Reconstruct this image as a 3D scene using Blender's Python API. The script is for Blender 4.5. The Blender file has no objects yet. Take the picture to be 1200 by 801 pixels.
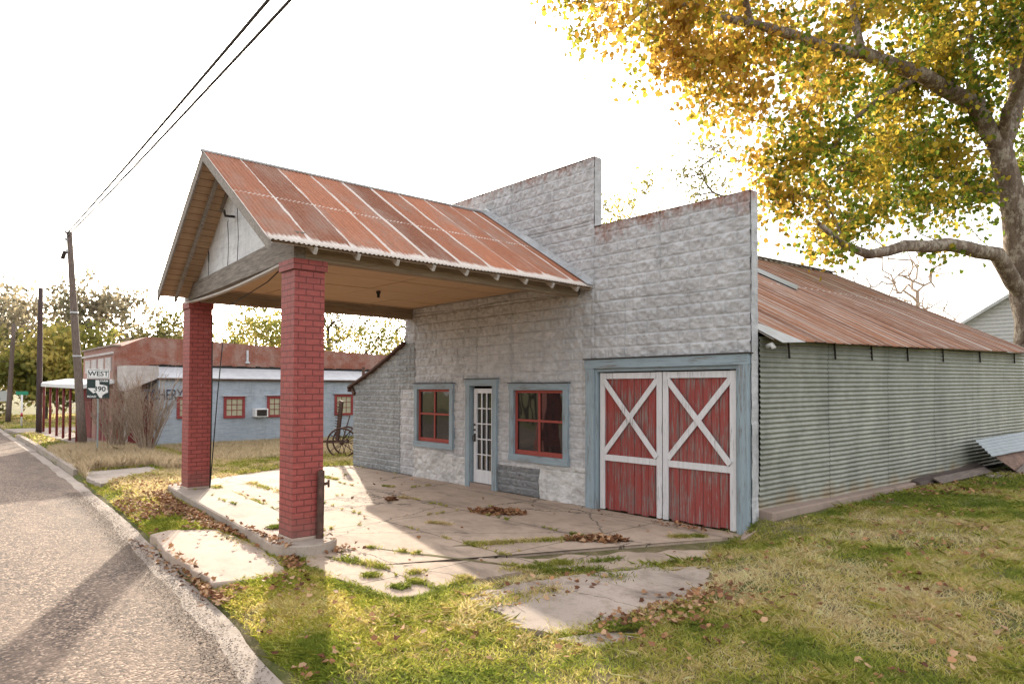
import bpy, bmesh, math, random
import numpy as np
from mathutils import Matrix, Vector
R = math.radians
scene = bpy.context.scene
COL = scene.collection
# ------------------------------------------------------------------ camera
def make_camera():
    az, pitch, roll = R(48.6), R(1.2), R(0.2)
    fw = Vector((-math.sin(az)*math.cos(pitch), math.cos(az)*math.cos(pitch), math.sin(pitch)))
    r = Vector((math.cos(az), math.sin(az), 0)); u = r.cross(fw)
    c, s = math.cos(roll), math.sin(roll)
    r2 = c*r + s*u; u2 = -s*r + c*u
    cam = bpy.data.cameras.new('camera'); o = bpy.data.objects.new('camera', cam); COL.objects.link(o)
    m = Matrix((r2, u2, -fw)).transposed().to_4x4(); m.translation = (5.204, -9.278, 2.12)
    o.matrix_world = m
    cam.sensor_width = 36; cam.lens = 24; cam.shift_y = 0.0325; cam.clip_start = .05; cam.clip_end = 3000
    scene.camera = o
make_camera()
CAM = np.array([5.204, -9.278])
# ------------------------------------------------------------------ sky, sun, exposure
SUN_EL = 16.5
SD = Vector((-.905, .425, 0)).normalized()             # horizontal direction towards the sun
world = bpy.data.worlds.new('World'); scene.world = world; world.use_nodes = True
wn = world.node_tree; bg = wn.nodes['Background']
sky = wn.nodes.new('ShaderNodeTexSky'); sky.sky_type = 'NISHITA'; sky.sun_disc = False
sky.sun_elevation = R(SUN_EL); sky.sun_rotation = math.atan2(SD.x, SD.y)
sky.air_density = 1.0; sky.dust_density = 3.5; sky.ozone_density = 1.0
hsv = wn.nodes.new('ShaderNodeHueSaturation'); hsv.inputs['Saturation'].default_value = .45   # thin white overcast veil
wn.links.new(sky.outputs[0], hsv.inputs['Color'])
veil = wn.nodes.new('ShaderNodeMixRGB'); veil.blend_type = 'ADD'; veil.inputs[0].default_value = 1.0
veil.inputs[2].default_value = (2.35, 2.2, 2.05, 1)
wn.links.new(hsv.outputs[0], veil.inputs[1])
wn.links.new(veil.outputs[0], bg.inputs[0]); bg.inputs[1].default_value = .15
sun = bpy.data.lights.new('sun', 'SUN'); sun.energy = 4.0; sun.angle = R(.6); sun.color = (1, .86, .68)
so = bpy.data.objects.new('sun', sun); COL.objects.link(so)
sv = Vector((SD.x*math.cos(R(SUN_EL)), SD.y*math.cos(R(SUN_EL)), math.sin(R(SUN_EL))))
so.rotation_euler = sv.to_track_quat('Z', 'Y').to_euler()
scene.view_settings.view_transform = 'Standard'; scene.view_settings.look = 'None'
scene.view_settings.exposure = 1.32; scene.view_settings.gamma = 1; scene.view_settings.use_curve_mapping = False

# ------------------------------------------------------------------ node material helper
class NM:
    def __init__(s, name, rough=.8, metal=0.0, spec=.4):
        s.m = bpy.data.materials.new(name); s.m.use_nodes = True
        s.t = s.m.node_tree; s.b = s.t.nodes['Principled BSDF']; s.out = s.t.nodes['Material Output']
        s.b.inputs['Roughness'].default_value = rough; s.b.inputs['Metallic'].default_value = metal
        s.b.inputs['Specular IOR Level'].default_value = spec
        s.co = s.t.nodes.new('ShaderNodeTexCoord')
    def n(s, typ, **kw):
        x = s.t.nodes.new(typ)
        for k, v in kw.items(): setattr(x, k, v)
        return x
    def l(s, a, b): s.t.links.new(a, b)
    def setin(s, sock, v):
        if hasattr(v, 'is_output'): s.l(v, sock)
        elif isinstance(v, (tuple, list)) and len(v) == 3 and sock.type == 'RGBA': sock.default_value = (*v, 1)
        else: sock.default_value = v
    def obj(s): return s.co.outputs['Object']
    def uv(s): return s.co.outputs['UV']
    def mp(s, vec, scale=(1, 1, 1), loc=(0, 0, 0), rot=(0, 0, 0)):
        x = s.n('ShaderNodeMapping'); s.l(vec, x.inputs[0])
        x.inputs['Scale'].default_value = scale; x.inputs['Location'].default_value = loc; x.inputs['Rotation'].default_value = rot
        return x.outputs[0]
    def noise(s, vec, scale, detail=4, rough=.6, dist=0):
        x = s.n('ShaderNodeTexNoise'); s.l(vec, x.inputs['Vector'])
        x.inputs['Scale'].default_value = scale; x.inputs['Detail'].default_value = detail
        x.inputs['Roughness'].default_value = rough; x.inputs['Distortion'].default_value = dist
        return x.outputs['Fac']
    def vor(s, vec, scale, feature='F1', out='Distance', rnd=1):
        x = s.n('ShaderNodeTexVoronoi', feature=feature); s.l(vec, x.inputs['Vector'])
        x.inputs['Scale'].default_value = scale; x.inputs['Randomness'].default_value = rnd
        return x.outputs[out]
    def ramp(s, fac, stops):
        x = s.n('ShaderNodeValToRGB'); s.l(fac, x.inputs[0]); e = x.color_ramp.elements
        while len(e) < len(stops): e.new(.5)
        for el, (p, c) in zip(e, stops):
            el.position = p; el.color = (c, c, c, 1) if isinstance(c, (int, float)) else (*c, 1)
        return x.outputs[0]
    def mix(s, fac, a, b, blend='MIX'):
        x = s.n('ShaderNodeMixRGB', blend_type=blend)
        s.setin(x.inputs[0], fac); s.setin(x.inputs[1], a); s.setin(x.inputs[2], b)
        return x.outputs[0]
    def math(s, op, a, b=0.0, c=0.0, clamp=False):
        x = s.n('ShaderNodeMath', operation=op, use_clamp=clamp)
        s.setin(x.inputs[0], a); s.setin(x.inputs[1], b); s.setin(x.inputs[2], c)
        return x.outputs[0]
    def sep(s, vec):
        x = s.n('ShaderNodeSeparateXYZ'); s.l(vec, x.inputs[0]); return x.outputs
    def attr(s, name):
        x = s.n('ShaderNodeAttribute'); x.attribute_name = name; return x.outputs
    def bump(s, h, strength=.5, dist=.01, normal=None):
        x = s.n('ShaderNodeBump'); s.l(h, x.inputs['Height']); x.inputs['Strength'].default_value = strength
        x.inputs['Distance'].default_value = dist
        if normal is not None: s.l(normal, x.inputs['Normal'])
        return x.outputs[0]
    def fin(s, col, bump=None, rough=None):
        s.setin(s.b.inputs['Base Color'], col)
        if bump is not None: s.l(bump, s.b.inputs['Normal'])
        if rough is not None: s.setin(s.b.inputs['Roughness'], rough)
        return s.m

def simple(name, col, rough=.8, metal=0, var=.25, scale=6, bump=.2):
    k = NM(name, rough, metal); n = k.noise(k.obj(), scale, 5)
    c = k.mix(k.ramp(n, [(.3, 0.0), (.7, 1.0)]), tuple(x*(1-var) for x in col), tuple(min(1, x*(1+var)) for x in col))
    return k.fin(c, k.bump(k.noise(k.obj(), scale*8, 3), bump, .004))

def m_tin(name, lo, hi, rust=.5, top=None, block=False, metal=.0, rough=.55):
    k = NM(name, rough, metal); o = k.obj()
    big = k.noise(o, .8, 5, .65); mid = k.noise(o, 5, 5, .7)
    st = k.noise(k.mp(o, (7, 7, .5)), 1, 4, .7)
    c = k.mix(k.ramp(mid, [(.3, .35), (.6, 1.0)]), lo, hi)
    c = k.mix(k.math('MULTIPLY', k.ramp(big, [(.45, 0.0), (.68, 1.0)]), .38), c, tuple(x*.66 for x in lo))
    c = k.mix(k.math('MULTIPLY', k.ramp(st, [(.55, 0.0), (.78, 1.0)]), .32), c, (.14, .13, .125))
    c = k.mix(k.math('MULTIPLY', k.ramp(k.noise(o, 45, 2, .8), [(.55, 0.0), (.7, 1.0)]), .4), c, (.16, .15, .15))
    c = k.mix(k.math('MULTIPLY', k.ramp(k.noise(k.mp(o, (1.3, 1, 9), (3, 0, 1)), 1.6, 5, .7), [(.48, 0.0), (.66, 1.0)]), .38), c, tuple(x*.55 for x in lo))
    if top is not None:      # rust bleeding down from the cap; own colour of the metal
        x, y, z = k.sep(o)
        t = k.math('SUBTRACT', z, top-.62)
        t = k.math('MULTIPLY', t, 1.6)
        t = k.math('ADD', t, k.math('MULTIPLY', k.math('SUBTRACT', k.noise(k.mp(o, (2.2, 2, 1.2)), 1.5, 5, .75), .55), 2.2))
        c = k.mix(k.ramp(t, [(.36, 0.0), (.60, .45), (.90, .95)]), c, k.mix(k.noise(o, 14, 3), (.12, .035, .015), (.30, .12, .06)))
    r2 = k.ramp(k.noise(k.mp(o, (2, 2, 1), (7, 3, 5)), 2.2, 6, .8), [(.66, 0.0), (.74, 1.0)])
    c = k.mix(k.math('MULTIPLY', r2, rust), c, (.27, .13, .08))
    return k.fin(c, k.bump(k.noise(o, 90, 3, .7), .35, .004), None)

def m_wood(name, base, dark, axis='z', paint=None, worn=(.52, .62), scale=1.0, rough=.8, boards=0.0):
    k = NM(name, rough); o = k.obj()
    sc = {'x': (.8, 14, 14), 'y': (14, .8, 14), 'z': (14, 14, .8)}[axis]
    g = k.noise(k.mp(o, sc), 2.2*scale, 6, .7, .4)
    c = k.mix(k.ramp(g, [(.3, 0.0), (.7, 1.0)]), dark, base)
    h = g
    if paint is not None:
        w = k.noise(k.mp(o, tuple(v*.8 for v in sc), (3, 1, 4)), 3.5*scale, 7, .78)
        w2 = k.noise(o, 1.6, 3, .6)
        w = k.math('ADD', w, k.math('MULTIPLY', k.math('SUBTRACT', w2, .5), .35))
        msk = k.ramp(w, [(worn[0], 0.0), (worn[1], 1.0)])
        pc = k.mix(k.noise(k.mp(o, sc), 1.2, 4), tuple(v*.72 for v in paint), tuple(min(1, v*1.15) for v in paint))
        pc = k.mix(k.math('MULTIPLY', k.ramp(k.noise(k.mp(o, sc, (9, 9, 9)), 6, 3), [(.6, 0.0), (.7, 1.0)]), .6), pc, tuple(v*.45 for v in paint))
        c = k.mix(msk, pc, c); h = k.math('SUBTRACT', g, msk)
    if boards:
        x, y, z = k.sep(o)
        f = k.math('FRACT', k.math('DIVIDE', {'x': z, 'y': x, 'z': x}[axis], boards))
        ln = k.math('LESS_THAN', f, .06)
        c = k.mix(ln, c, (.02, .015, .01)); h = k.math('SUBTRACT', h, k.math('MULTIPLY', ln, 3.0))
    return k.fin(c, k.bump(h, .5, .004))

def m_brick(name, brick, mortar, bw=.205, bh=.067, painted=True):
    k = NM(name, .6 if painted else .9, 0, .35); u = k.uv()
    x = k.n('ShaderNodeTexBrick'); k.l(u, x.inputs['Vector'])
    x.inputs['Scale'].default_value = 1; x.inputs['Brick Width'].default_value = bw; x.inputs['Row Height'].default_value = bh
    x.inputs['Mortar Size'].default_value = .0075 if painted else .008; x.inputs['Mortar Smooth'].default_value = .15; x.inputs['Bias'].default_value = 0
    x.inputs['Color1'].default_value = (*brick, 1); x.inputs['Color2'].default_value = (*[v*.8 for v in brick], 1)
    x.inputs['Mortar'].default_value = (*mortar, 1)
    n1 = k.noise(k.obj(), 3.2, 5, .7); n2 = k.noise(k.obj(), 38, 3, .7)
    c = k.mix(.35, x.outputs['Color'], k.mix(n1, tuple(v*.55 for v in brick), tuple(min(1, v*1.45) for v in brick)))
    if painted:
        c = k.mix(k.ramp(n2, [(.62, 0.0), (.70, .6)]), c, (.42, .22, .18))
        wn_ = k.n('ShaderNodeTexNoise'); k.l(k.mp(u, (4.9, 14.9, 1)), wn_.inputs['Vector']); wn_.inputs['Scale'].default_value = 1.0; wn_.inputs['Detail'].default_value = 1
        c = k.mix(k.math('MULTIPLY', k.ramp(wn_.outputs['Fac'], [(.35, 1.0), (.6, 0.0)]), .35), c, tuple(v*.5 for v in brick))
        ux, uy, uz = k.sep(u)
        gr = k.math('ADD', uy, k.math('MULTIPLY', n1, .5)); c = k.mix(k.ramp(gr, [(.40, .6), (.75, 0.0)]), c, (.14, .085, .07))
        c = k.mix(k.ramp(k.noise(k.mp(k.obj(), (1, 1, .35), (2, 5, 1)), 4.5, 6, .8), [(.62, 0.0), (.72, .45)]), c, (.45, .27, .24))
    else:
        c = k.mix(k.ramp(k.noise(k.obj(), 1.1, 6, .75), [(.45, 0.0), (.62, .8)]), c, (.36, .25, .21))
        c = k.mix(k.ramp(n2, [(.5, 0.0), (.7, .6)]), c, (.12, .06, .045))
    h = k.math('ADD', k.math('MULTIPLY', x.outputs['Fac'], -1.0), k.math('MULTIPLY', n2, .25))
    return k.fin(c, k.bump(h, .8, .008))

def m_rustroof(name, seam, rustA, rustB, pale, rust_cut=.5, eave=None, vscale=1.0, lap=None, ribs=None):
    k = NM(name, .62, .0, .4); u = k.uv(); x, y, z = k.sep(u)
    n = k.noise(k.mp(u, (1.4, .45, 1)), 2.6, 7, .72)
    fine = k.noise(k.mp(u, (30, 1.3*vscale, 1)), 1.0, 4, .7)
    n = k.math('ADD', k.math('MULTIPLY', k.math('SUBTRACT', n, .5), 1.7), .5)
    c = k.mix(k.ramp(k.noise(u, 16, 5, .75), [(.32, 0.0), (.68, 1.0)]), rustA, rustB)
    wn_ = k.n('ShaderNodeTexWhiteNoise'); wn_.noise_dimensions = '1D'; k.l(k.math('FLOOR', k.math('DIVIDE', x, ribs if ribs else seam)), wn_.inputs['W'])
    c = k.mix(.5, c, k.mix(wn_.outputs['Value'], tuple(v*.62 for v in rustA), tuple(min(1, v*1.25) for v in rustB)))
    c = k.mix(k.ramp(k.noise(k.mp(u, (.9, .35, 1), (5, 2, 0)), 1.6, 5, .7), [(.48, 0.0), (.66, .6)]), c, (.33, .245, .20))
    c = k.mix(k.math('MULTIPLY', k.ramp(fine, [(.35, 0.0), (.7, 1.0)]), .4), c, tuple(v*.55 for v in rustA))
    c = k.mix(k.ramp(k.vor(u, 24, 'F1'), [(.03, .6), (.09, 0.0)]), c, (.45, .17, .05))
    # galvanised metal still showing: at the laps, along the eave and in patches
    f = k.math('FRACT', k.math('DIVIDE', x, seam))
    d = k.math('ABSOLUTE', k.math('SUBTRACT', f, .5))          # .5 at seams
    g = k.math('ADD', k.math('MULTIPLY', k.math('SUBTRACT', d, .5), 15.0*seam/.62), 1.02)
    g = k.math('MAXIMUM', g, 0.0)
    g = k.math('ADD', g, k.math('SUBTRACT', n, rust_cut))
    if eave:
        e = k.math('SUBTRACT', 1.0, k.math('DIVIDE', y, eave)); e = k.math('MAXIMUM', e, 0.0)
        g = k.math('ADD', g, k.math('MULTIPLY', e, 1.1))
    if lap:
        e = k.math('LESS_THAN', k.math('ABSOLUTE', k.math('SUBTRACT', k.math('ADD', y, k.math('MULTIPLY', n, .02)), lap)), .018)
        g = k.math('ADD', g, k.math('MULTIPLY', e, .5))
    msk = k.ramp(g, [(.30, 0.0), (.62, 1.0)])
    pc = k.mix(k.noise(u, 9, 4), tuple(v*.75 for v in pale), pale)
    c = k.mix(msk, c, pc)
    if ribs:
        fr = k.math('ABSOLUTE', k.math('SUBTRACT', k.math('FRACT', k.math('DIVIDE', x, ribs)), .5))
        rb = k.math('GREATER_THAN', fr, .455)
        rb = k.math('MULTIPLY', rb, k.ramp(k.noise(k.mp(u, (3, .6, 1)), 1.7, 4), [(.38, .1), (.6, .9)]))
        c = k.mix(rb, c, pale)
    return k.fin(c, k.bump(k.noise(u, 60, 3), .2, .002), k.ramp(msk, [(0, .85), (1, .5)]))

def m_corr_wall(name):
    k = NM(name, .5, .25, .4); o = k.obj()
    n = k.noise(k.mp(o, (1, .9, .35)), 1.3, 5, .7); n2 = k.noise(k.mp(o, (2, 2, 9)), 2.2, 5, .7)
    c = k.mix(k.ramp(n, [(.3, 0.0), (.7, 1.0)]), (.15, .155, .13), (.305, .31, .265))
    c = k.mix(k.math('MULTIPLY', k.ramp(n2, [(.48, 0.0), (.75, 1.0)]), .7), c, (.11, .12, .10))
    x, y, z = k.sep(o)
    v = k.math('ADD', z, k.math('MULTIPLY', k.noise(k.mp(o, (1, 1, .2)), 1.5, 4), .9))
    c = k.mix(k.ramp(v, [(.72, .75), (1.15, 0.0)]), c, (.20, .13, .06))
    c = k.mix(k.ramp(k.noise(k.mp(o, (1, 4, .6)), 2.4, 5, .8), [(.66, 0.0), (.74, .5)]), c, (.40, .40, .38))
    f = k.math('FRACT', k.math('DIVIDE', y, 2.3)); c = k.mix(k.math('LESS_THAN', f, .008), c, (.05, .05, .045))
    return k.fin(c, k.bump(k.noise(o, 60, 3), .25, .003))

def m_concrete(name, base, crack=0.0, joints=None, stain=1.0):
    k = NM(name, .9, 0, .25); o = k.obj()
    n1 = k.noise(o, .55, 6, .65); n2 = k.noise(o, 4, 6, .75); n3 = k.noise(o, 60, 4, .8)
    c = k.mix(k.ramp(n1, [(.32, 0.0), (.68, 1.0)]), tuple(v*.80 for v in base), tuple(min(1, v*1.12) for v in base))
    c = k.mix(k.math('MULTIPLY', k.ramp(n2, [(.48, 0.0), (.72, 1.0)]), .45*stain), c, (.20, .155, .12))
    c = k.mix(k.math('MULTIPLY', k.ramp(n3, [(.52, 0.0), (.66, 1.0)]), .45), c, tuple(v*.45 for v in base))
    st = k.ramp(k.noise(k.mp(o, (.5, 1.2, 1), (4, 2, 0)), 1.1, 6, .7), [(.52, 0.0), (.70, 1.0)])
    c = k.mix(k.math('MULTIPLY', st, .55*stain), c, (.13, .10, .08))
    h = k.math('ADD', k.math('MULTIPLY', n3, .5), n2)
    wob = k.noise(o, 1.6, 5, .7)
    dn = k.n('ShaderNodeTexNoise'); k.l(o, dn.inputs['Vector']); dn.inputs['Scale'].default_value = 1.3; dn.inputs['Detail'].default_value = 6; dn.inputs['Roughness'].default_value = .7
    ck = k.vor(k.mix(.45, o, dn.outputs['Color'], 'ADD'), .34, 'DISTANCE_TO_EDGE')
    ck = k.math('MULTIPLY', k.math('LESS_THAN', ck, .0035), crack)
    c = k.mix(k.math('MULTIPLY', ck, .75), c, (.05, .04, .03)); h = k.math('SUBTRACT', h, k.math('MULTIPLY', ck, 2.0))
    if joints:
        x, y, z = k.sep(o)
        for ax, off, sp in joints:
            v = k.math('ADD', (x, y)[ax], k.math('MULTIPLY', k.math('SUBTRACT', wob, .5), .03))
            f = k.math('ABSOLUTE', k.math('SUBTRACT', k.math('FRACT', k.math('DIVIDE', k.math('ADD', v, off), sp)), .5))
            j = k.math('GREATER_THAN', f, .5-.008/sp)
            c = k.mix(j, c, (.055, .045, .03)); h = k.math('SUBTRACT', h, k.math('MULTIPLY', j, 3.0))
    return k.fin(c, k.bump(h, .45, .006))

def m_asphalt():
    k = NM('road_chipseal', .9, 0, .3); o = k.obj()
    v = k.n('ShaderNodeTexVoronoi'); k.l(o, v.inputs['Vector']); v.inputs['Scale'].default_value = 48
    sh = k.sep(v.outputs['Color'])[0]
    c = k.ramp(sh, [(.0, (.035, .028, .025)), (.22, (.078, .058, .048)), (.55, (.150, .110, .088)), (.82, (.255, .19, .15)), (1, (.50, .40, .32))])
    v2 = k.n('ShaderNodeTexVoronoi'); k.l(o, v2.inputs['Vector']); v2.inputs['Scale'].default_value = 27
    c = k.mix(k.ramp(k.sep(v2.outputs['Color'])[0], [(.90, 0.0), (.94, .85)]), c, (.035, .028, .026))
    x, y, z = k.sep(o)
    yy = k.math('ADD', y, k.math('ADD', k.math('MULTIPLY', x, .038), k.math('MULTIPLY', k.math('SUBTRACT', k.noise(o, .5, 3), .5), .5)))
    fr = k.math('FRACT', k.math('DIVIDE', k.math('ADD', yy, 30.0), 1.75))
    tr = k.ramp(fr, [(.0, 1.0), (.3, .15), (.5, 0.0), (.8, .5), (1, 1.0)])
    c = k.mix(k.math('MULTIPLY', tr, .45), c, tuple((.060, .050, .044)), 'MIX')
    pt = k.ramp(k.noise(k.mp(o, (.55, 1.4, 1)), 1.0, 6, .72), [(.44, 0.0), (.66, 1.0)])
    c = k.mix(k.math('MULTIPLY', pt, .42), c, (.31, .235, .185))
    c = k.mix(1.0, c, (1.0, .945, .89), 'MULTIPLY')
    gv = k.ramp(k.noise(k.mp(o, (1.2, 2.6, 1), (5, 7, 0)), 1.3, 7, .8), [(.50, 0.0), (.62, 1.0)])
    c = k.mix(k.math('MULTIPLY', gv, k.ramp(k.noise(o, 26, 3, .8), [(.45, 0.0), (.55, .75)])), c, (.085, .058, .042))
    h = k.math('SUBTRACT', 1.0, v.outputs['Distance'])
    return k.fin(c, k.bump(h, .6, .012))

def m_ground():
    k = NM('ground_turf', .95, 0, .1); o = k.obj()
    a = k.noise(o, .7, 6, .7); b = k.noise(o, 6, 6, .75); d = k.noise(o, 55, 4, .8)
    c = k.mix(k.ramp(b, [(.35, 0.0), (.65, 1.0)]), (.13, .105, .055), (.30, .24, .14))
    c = k.mix(k.ramp(a, [(.42, 0.0), (.6, 1.0)]), c, (.11, .13, .035))
    c = k.mix(k.math('MULTIPLY', k.ramp(d, [(.45, 0.0), (.7, 1.0)]), .6), c, (.035, .028, .016))
    return k.fin(c, k.bump(k.math('ADD', b, d), .8, .03))

def m_leafy(name, trans=.5, rough=.6):
    k = NM(name, rough, 0, .15); a = k.attr('col')[0]
    d = k.n('ShaderNodeBsdfTranslucent'); k.l(a, d.inputs['Color'])
    k.l(a, k.b.inputs['Base Color'])
    mx = k.n('ShaderNodeMixShader'); mx.inputs[0].default_value = trans
    k.l(k.b.outputs[0], mx.inputs[1]); k.l(d.outputs[0], mx.inputs[2]); k.l(mx.outputs[0], k.out.inputs[0])
    return k.m

def m_glass():
    k = NM('window_glass', .03, 0, .9)
    k.b.inputs['Base Color'].default_value = (.012, .012, .012, 1)
    k.l(k.bump(k.noise(k.mp(k.obj(), (1, 1, .6)), 1.6, 2, .4), .22, .05), k.b.inputs['Normal'])
    return k.m

def m_bark(name, lo, hi, patch=None):
    k = NM(name, .85, 0, .15); o = k.obj()
    n = k.noise(k.mp(o, (3, 3, 1.0)), 2.2, 6, .75)
    c = k.mix(k.ramp(n, [(.35, 0.0), (.65, 1.0)]), lo, hi)
    if patch:
        c = k.mix(k.ramp(k.noise(k.mp(o, (1.2, 1.2, .8)), 3, 5, .8), [(.5, 0.0), (.56, .9)]), c, patch)
    c = k.mix(k.math('MULTIPLY', k.ramp(k.noise(k.mp(o, (9, 9, 2.2)), 3, 4, .8), [(.5, 0.0), (.65, 1.0)]), .6), c, tuple(v*.4 for v in lo))
    return k.fin(c, k.bump(k.noise(k.mp(o, (6, 6, 1.5)), 3, 5, .8), .7, .03))

M = {}
M['tin_white'] = m_tin('tin_white_paint', (.30, .30, .31), (.50, .50, .51), .5, None)
M['tin_high'] = m_tin('tin_high_parapet', (.30, .30, .31), (.50, .50, .51), .3, 6.52)
M['tin_low'] = m_tin('tin_low_parapet', (.30, .30, .31), (.50, .50, .51), .7, 5.17)
M['tin_grey'] = m_tin('tin_bare_grey', (.17, .18, .185), (.33, .345, .35), .1)
M['tin_patch'] = m_tin('tin_dark_patch', (.13, .135, .14), (.21, .215, .22), .1)
M['tin_stucco'] = m_tin('crumpled_white_skirting', (.38, .37, .365), (.60, .585, .57), .3)
M['brick'] = m_brick('red_painted_brick', (.34, .075, .065), (.035, .010, .009), .205, .082)
M['oldbrick'] = m_brick('old_red_brick', (.30, .10, .065), (.24, .17, .14), .22, .078, False)
M['pinkbrick'] = m_brick('pink_washed_brick', (.42, .22, .18), (.36, .24, .2), .22, .078, False)
M['blue_trim'] = m_wood('blue_grey_trim', (.24, .22, .20), (.10, .09, .085), 'z', (.26, .325, .365), (.535, .64))
M['blue_trim_x'] = m_wood('blue_grey_trim_x', (.24, .22, .20), (.10, .09, .085), 'x', (.26, .325, .365), (.535, .64))
M['white_trim'] = m_wood('white_trim', (.30, .27, .25), (.13, .12, .11), 'z', (.62, .61, .62), (.56, .66))
M['red_plank'] = m_wood('red_plank', (.27, .20, .18), (.10, .07, .065), 'z', (.27, .050, .042), (.50, .58))
M['red_plank_worn'] = m_wood('red_plank_worn', (.30, .225, .20), (.11, .075, .07), 'z', (.28, .055, .047), (.485, .56))
M['red_sash'] = m_wood('red_sash', (.2, .1, .08), (.1, .05, .05), 'z', (.30, .06, .045), (.68, .75))
M['white_door'] = m_wood('white_door_paint', (.3, .3, .3), (.15, .15, .15), 'z', (.66, .66, .68), (.72, .8))
M['beam'] = m_wood('weathered_beam', (.30, .26, .22), (.085, .07, .06), 'x')
M['beam_y'] = m_wood('tan_beam', (.36, .28, .19), (.17, .125, .085), 'y')
M['ceiling'] = m_wood('plywood_ceiling', (.56, .38, .22), (.42, .27, .15), 'y', None, scale=.5)
M['soffit'] = m_wood('soffit_boards', (.50, .35, .22), (.30, .20, .13), 'y', None, boards=.14)
M['barge'] = m_wood('barge_board', (.33, .29, .25), (.13, .115, .10), 'y')
M['gable'] = m_tin('gable_panel', (.48, .49, .50), (.70, .70, .71), .15)
M['tail'] = m_wood('rafter_tail', (.55, .52, .48), (.30, .27, .24), 'x')
M['canopy_roof'] = m_rustroof('canopy_roof_tin', .62, (.22, .078, .040), (.44, .175, .095), (.66, .58, .52), .52, .36, 1, 1.78)
M['shed_roof'] = m_rustroof('shed_roof_tin', 2.4, (.17, .070, .040), (.36, .165, .09), (.46, .40, .36), .44, None, 1, 3.1, .31)
M['galv'] = simple('galvanised_metal', (.46, .47, .48), .45, .3, .2, 3)
M['galv_blue'] = simple('bare_galvanised_sheet', (.22, .25, .27), .45, .3, .1, 3)
M['corr_wall'] = m_corr_wall('corrugated_grey_green')
M['concrete'] = m_concrete('forecourt_concrete', (.42, .32, .245), 1.0, stain=1.35, joints=[(1, 50.0, 1.55), (0, 50.8, 2.9)])
M['pad'] = m_concrete('pad_concrete', (.43, .335, .27), stain=.8)
M['worn'] = m_concrete('worn_concrete', (.38, .31, .26), 1.0, stain=2.0)
M['kerb'] = m_concrete('kerb_concrete', (.36, .30, .25), stain=1.2)
M['gutter'] = m_concrete('gutter_concrete', (.37, .31, .265), stain=1.3)
M['foot'] = m_concrete('footing_concrete', (.30, .225, .185), stain=1.2)
M['asphalt'] = m_asphalt(); M['ground'] = m_ground()
M['glass'] = m_glass()
M['rust'] = simple('rusty_iron', (.085, .045, .033), .8, .2, .5, 14, .5)
M['darkiron'] = simple('dark_iron', (.04, .032, .028), .7, .3, .4, 14, .5)
M['cable'] = simple('black_cable', (.02, .02, .02), .6, 0, .1)
M['pole'] = m_wood('utility_pole_wood', (.19, .145, .12), (.07, .05, .04), 'z')
M['pole_dark'] = m_wood('creosoted_pole', (.09, .06, .055), (.03, .02, .02), 'z')
M['bluewall'] = m_tin('pale_blue_wall', (.27, .32, .38), (.39, .445, .51), .05)
M['palewall'] = m_tin('pale_plaster', (.42, .38, .36), (.55, .5, .48), .3)
M['bandroof'] = m_tin('white_sheet_roof', (.44, .45, .48), (.58, .59, .61), .2)
M['white'] = simple('white_paint', (.70, .70, .70), .5, 0, .05)
M['signwhite'] = simple('sign_white', (.75, .76, .75), .4, 0, .03)
M['signblack'] = simple('sign_black', (.012, .03, .03), .4, 0, .05)
M['signgreen'] = simple('sign_green', (.01, .22, .12), .4, 0, .05)
M['signred'] = simple('sign_red', (.4, .03, .04), .4, 0, .05)
M['postgrey'] = simple('sign_post_steel', (.27, .31, .30), .5, .3, .1)
M['darkblue'] = simple('dark_blue_lettering', (.025, .04, .075), .6, 0, .1)
M['maroon'] = simple('maroon_paint', (.19, .035, .035), .7, 0, .2)
M['redframe'] = simple('red_frame', (.25, .04, .04), .6, 0, .15)
M['blind'] = simple('cream_blind', (.42, .40, .28), .6, 0, .1)
M['rust_sheet'] = simple('rusted_sheet', (.16, .095, .07), .8, .1, .5, 5, .3)
M['dark'] = simple('dark_interior', (.02, .018, .016), .9, 0, .2)
M['bark_syc'] = m_bark('sycamore_bark', (.105, .075, .055), (.23, .175, .135), (.36, .31, .25))
M['bark'] = m_bark('brown_bark', (.09, .07, .055), (.19, .15, .12))
M['twig'] = m_bark('bare_twig', (.27, .20, .15), (.46, .36, .28))
M['leaf'] = m_leafy('leaf', .62)
M['leaf_bg'] = m_leafy('leaf_far', .5)
M['grass'] = m_leafy('grass_blade', .55, .8)
M['drygrass'] = m_leafy('dry_grass_blade', .5, .8)
M['litter'] = m_leafy('dead_leaf', .2, .8)
M['siding'] = simple('white_siding', (.5, .5, .52), .6, 0, .08)
M['plank'] = m_wood('rotten_board', (.22, .17, .14), (.06, .045, .04), 'y')
M['timber_dark'] = m_wood('rotten_sill', (.10, .07, .055), (.03, .02, .018), 'y')

# ------------------------------------------------------------------ tagging + mesh helpers
def tag(o, label=None, cat=None, group=None, kind=None):
    if label: o['label'] = label
    if cat: o['category'] = cat
    if group: o['group'] = group
    if kind: o['kind'] = kind
    return o
def empty(name, loc=(0, 0, 0), label=None, cat=None, group=None):
    o = bpy.data.objects.new(name, None); COL.objects.link(o); o.location = loc
    return tag(o, label, cat, group)

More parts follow.
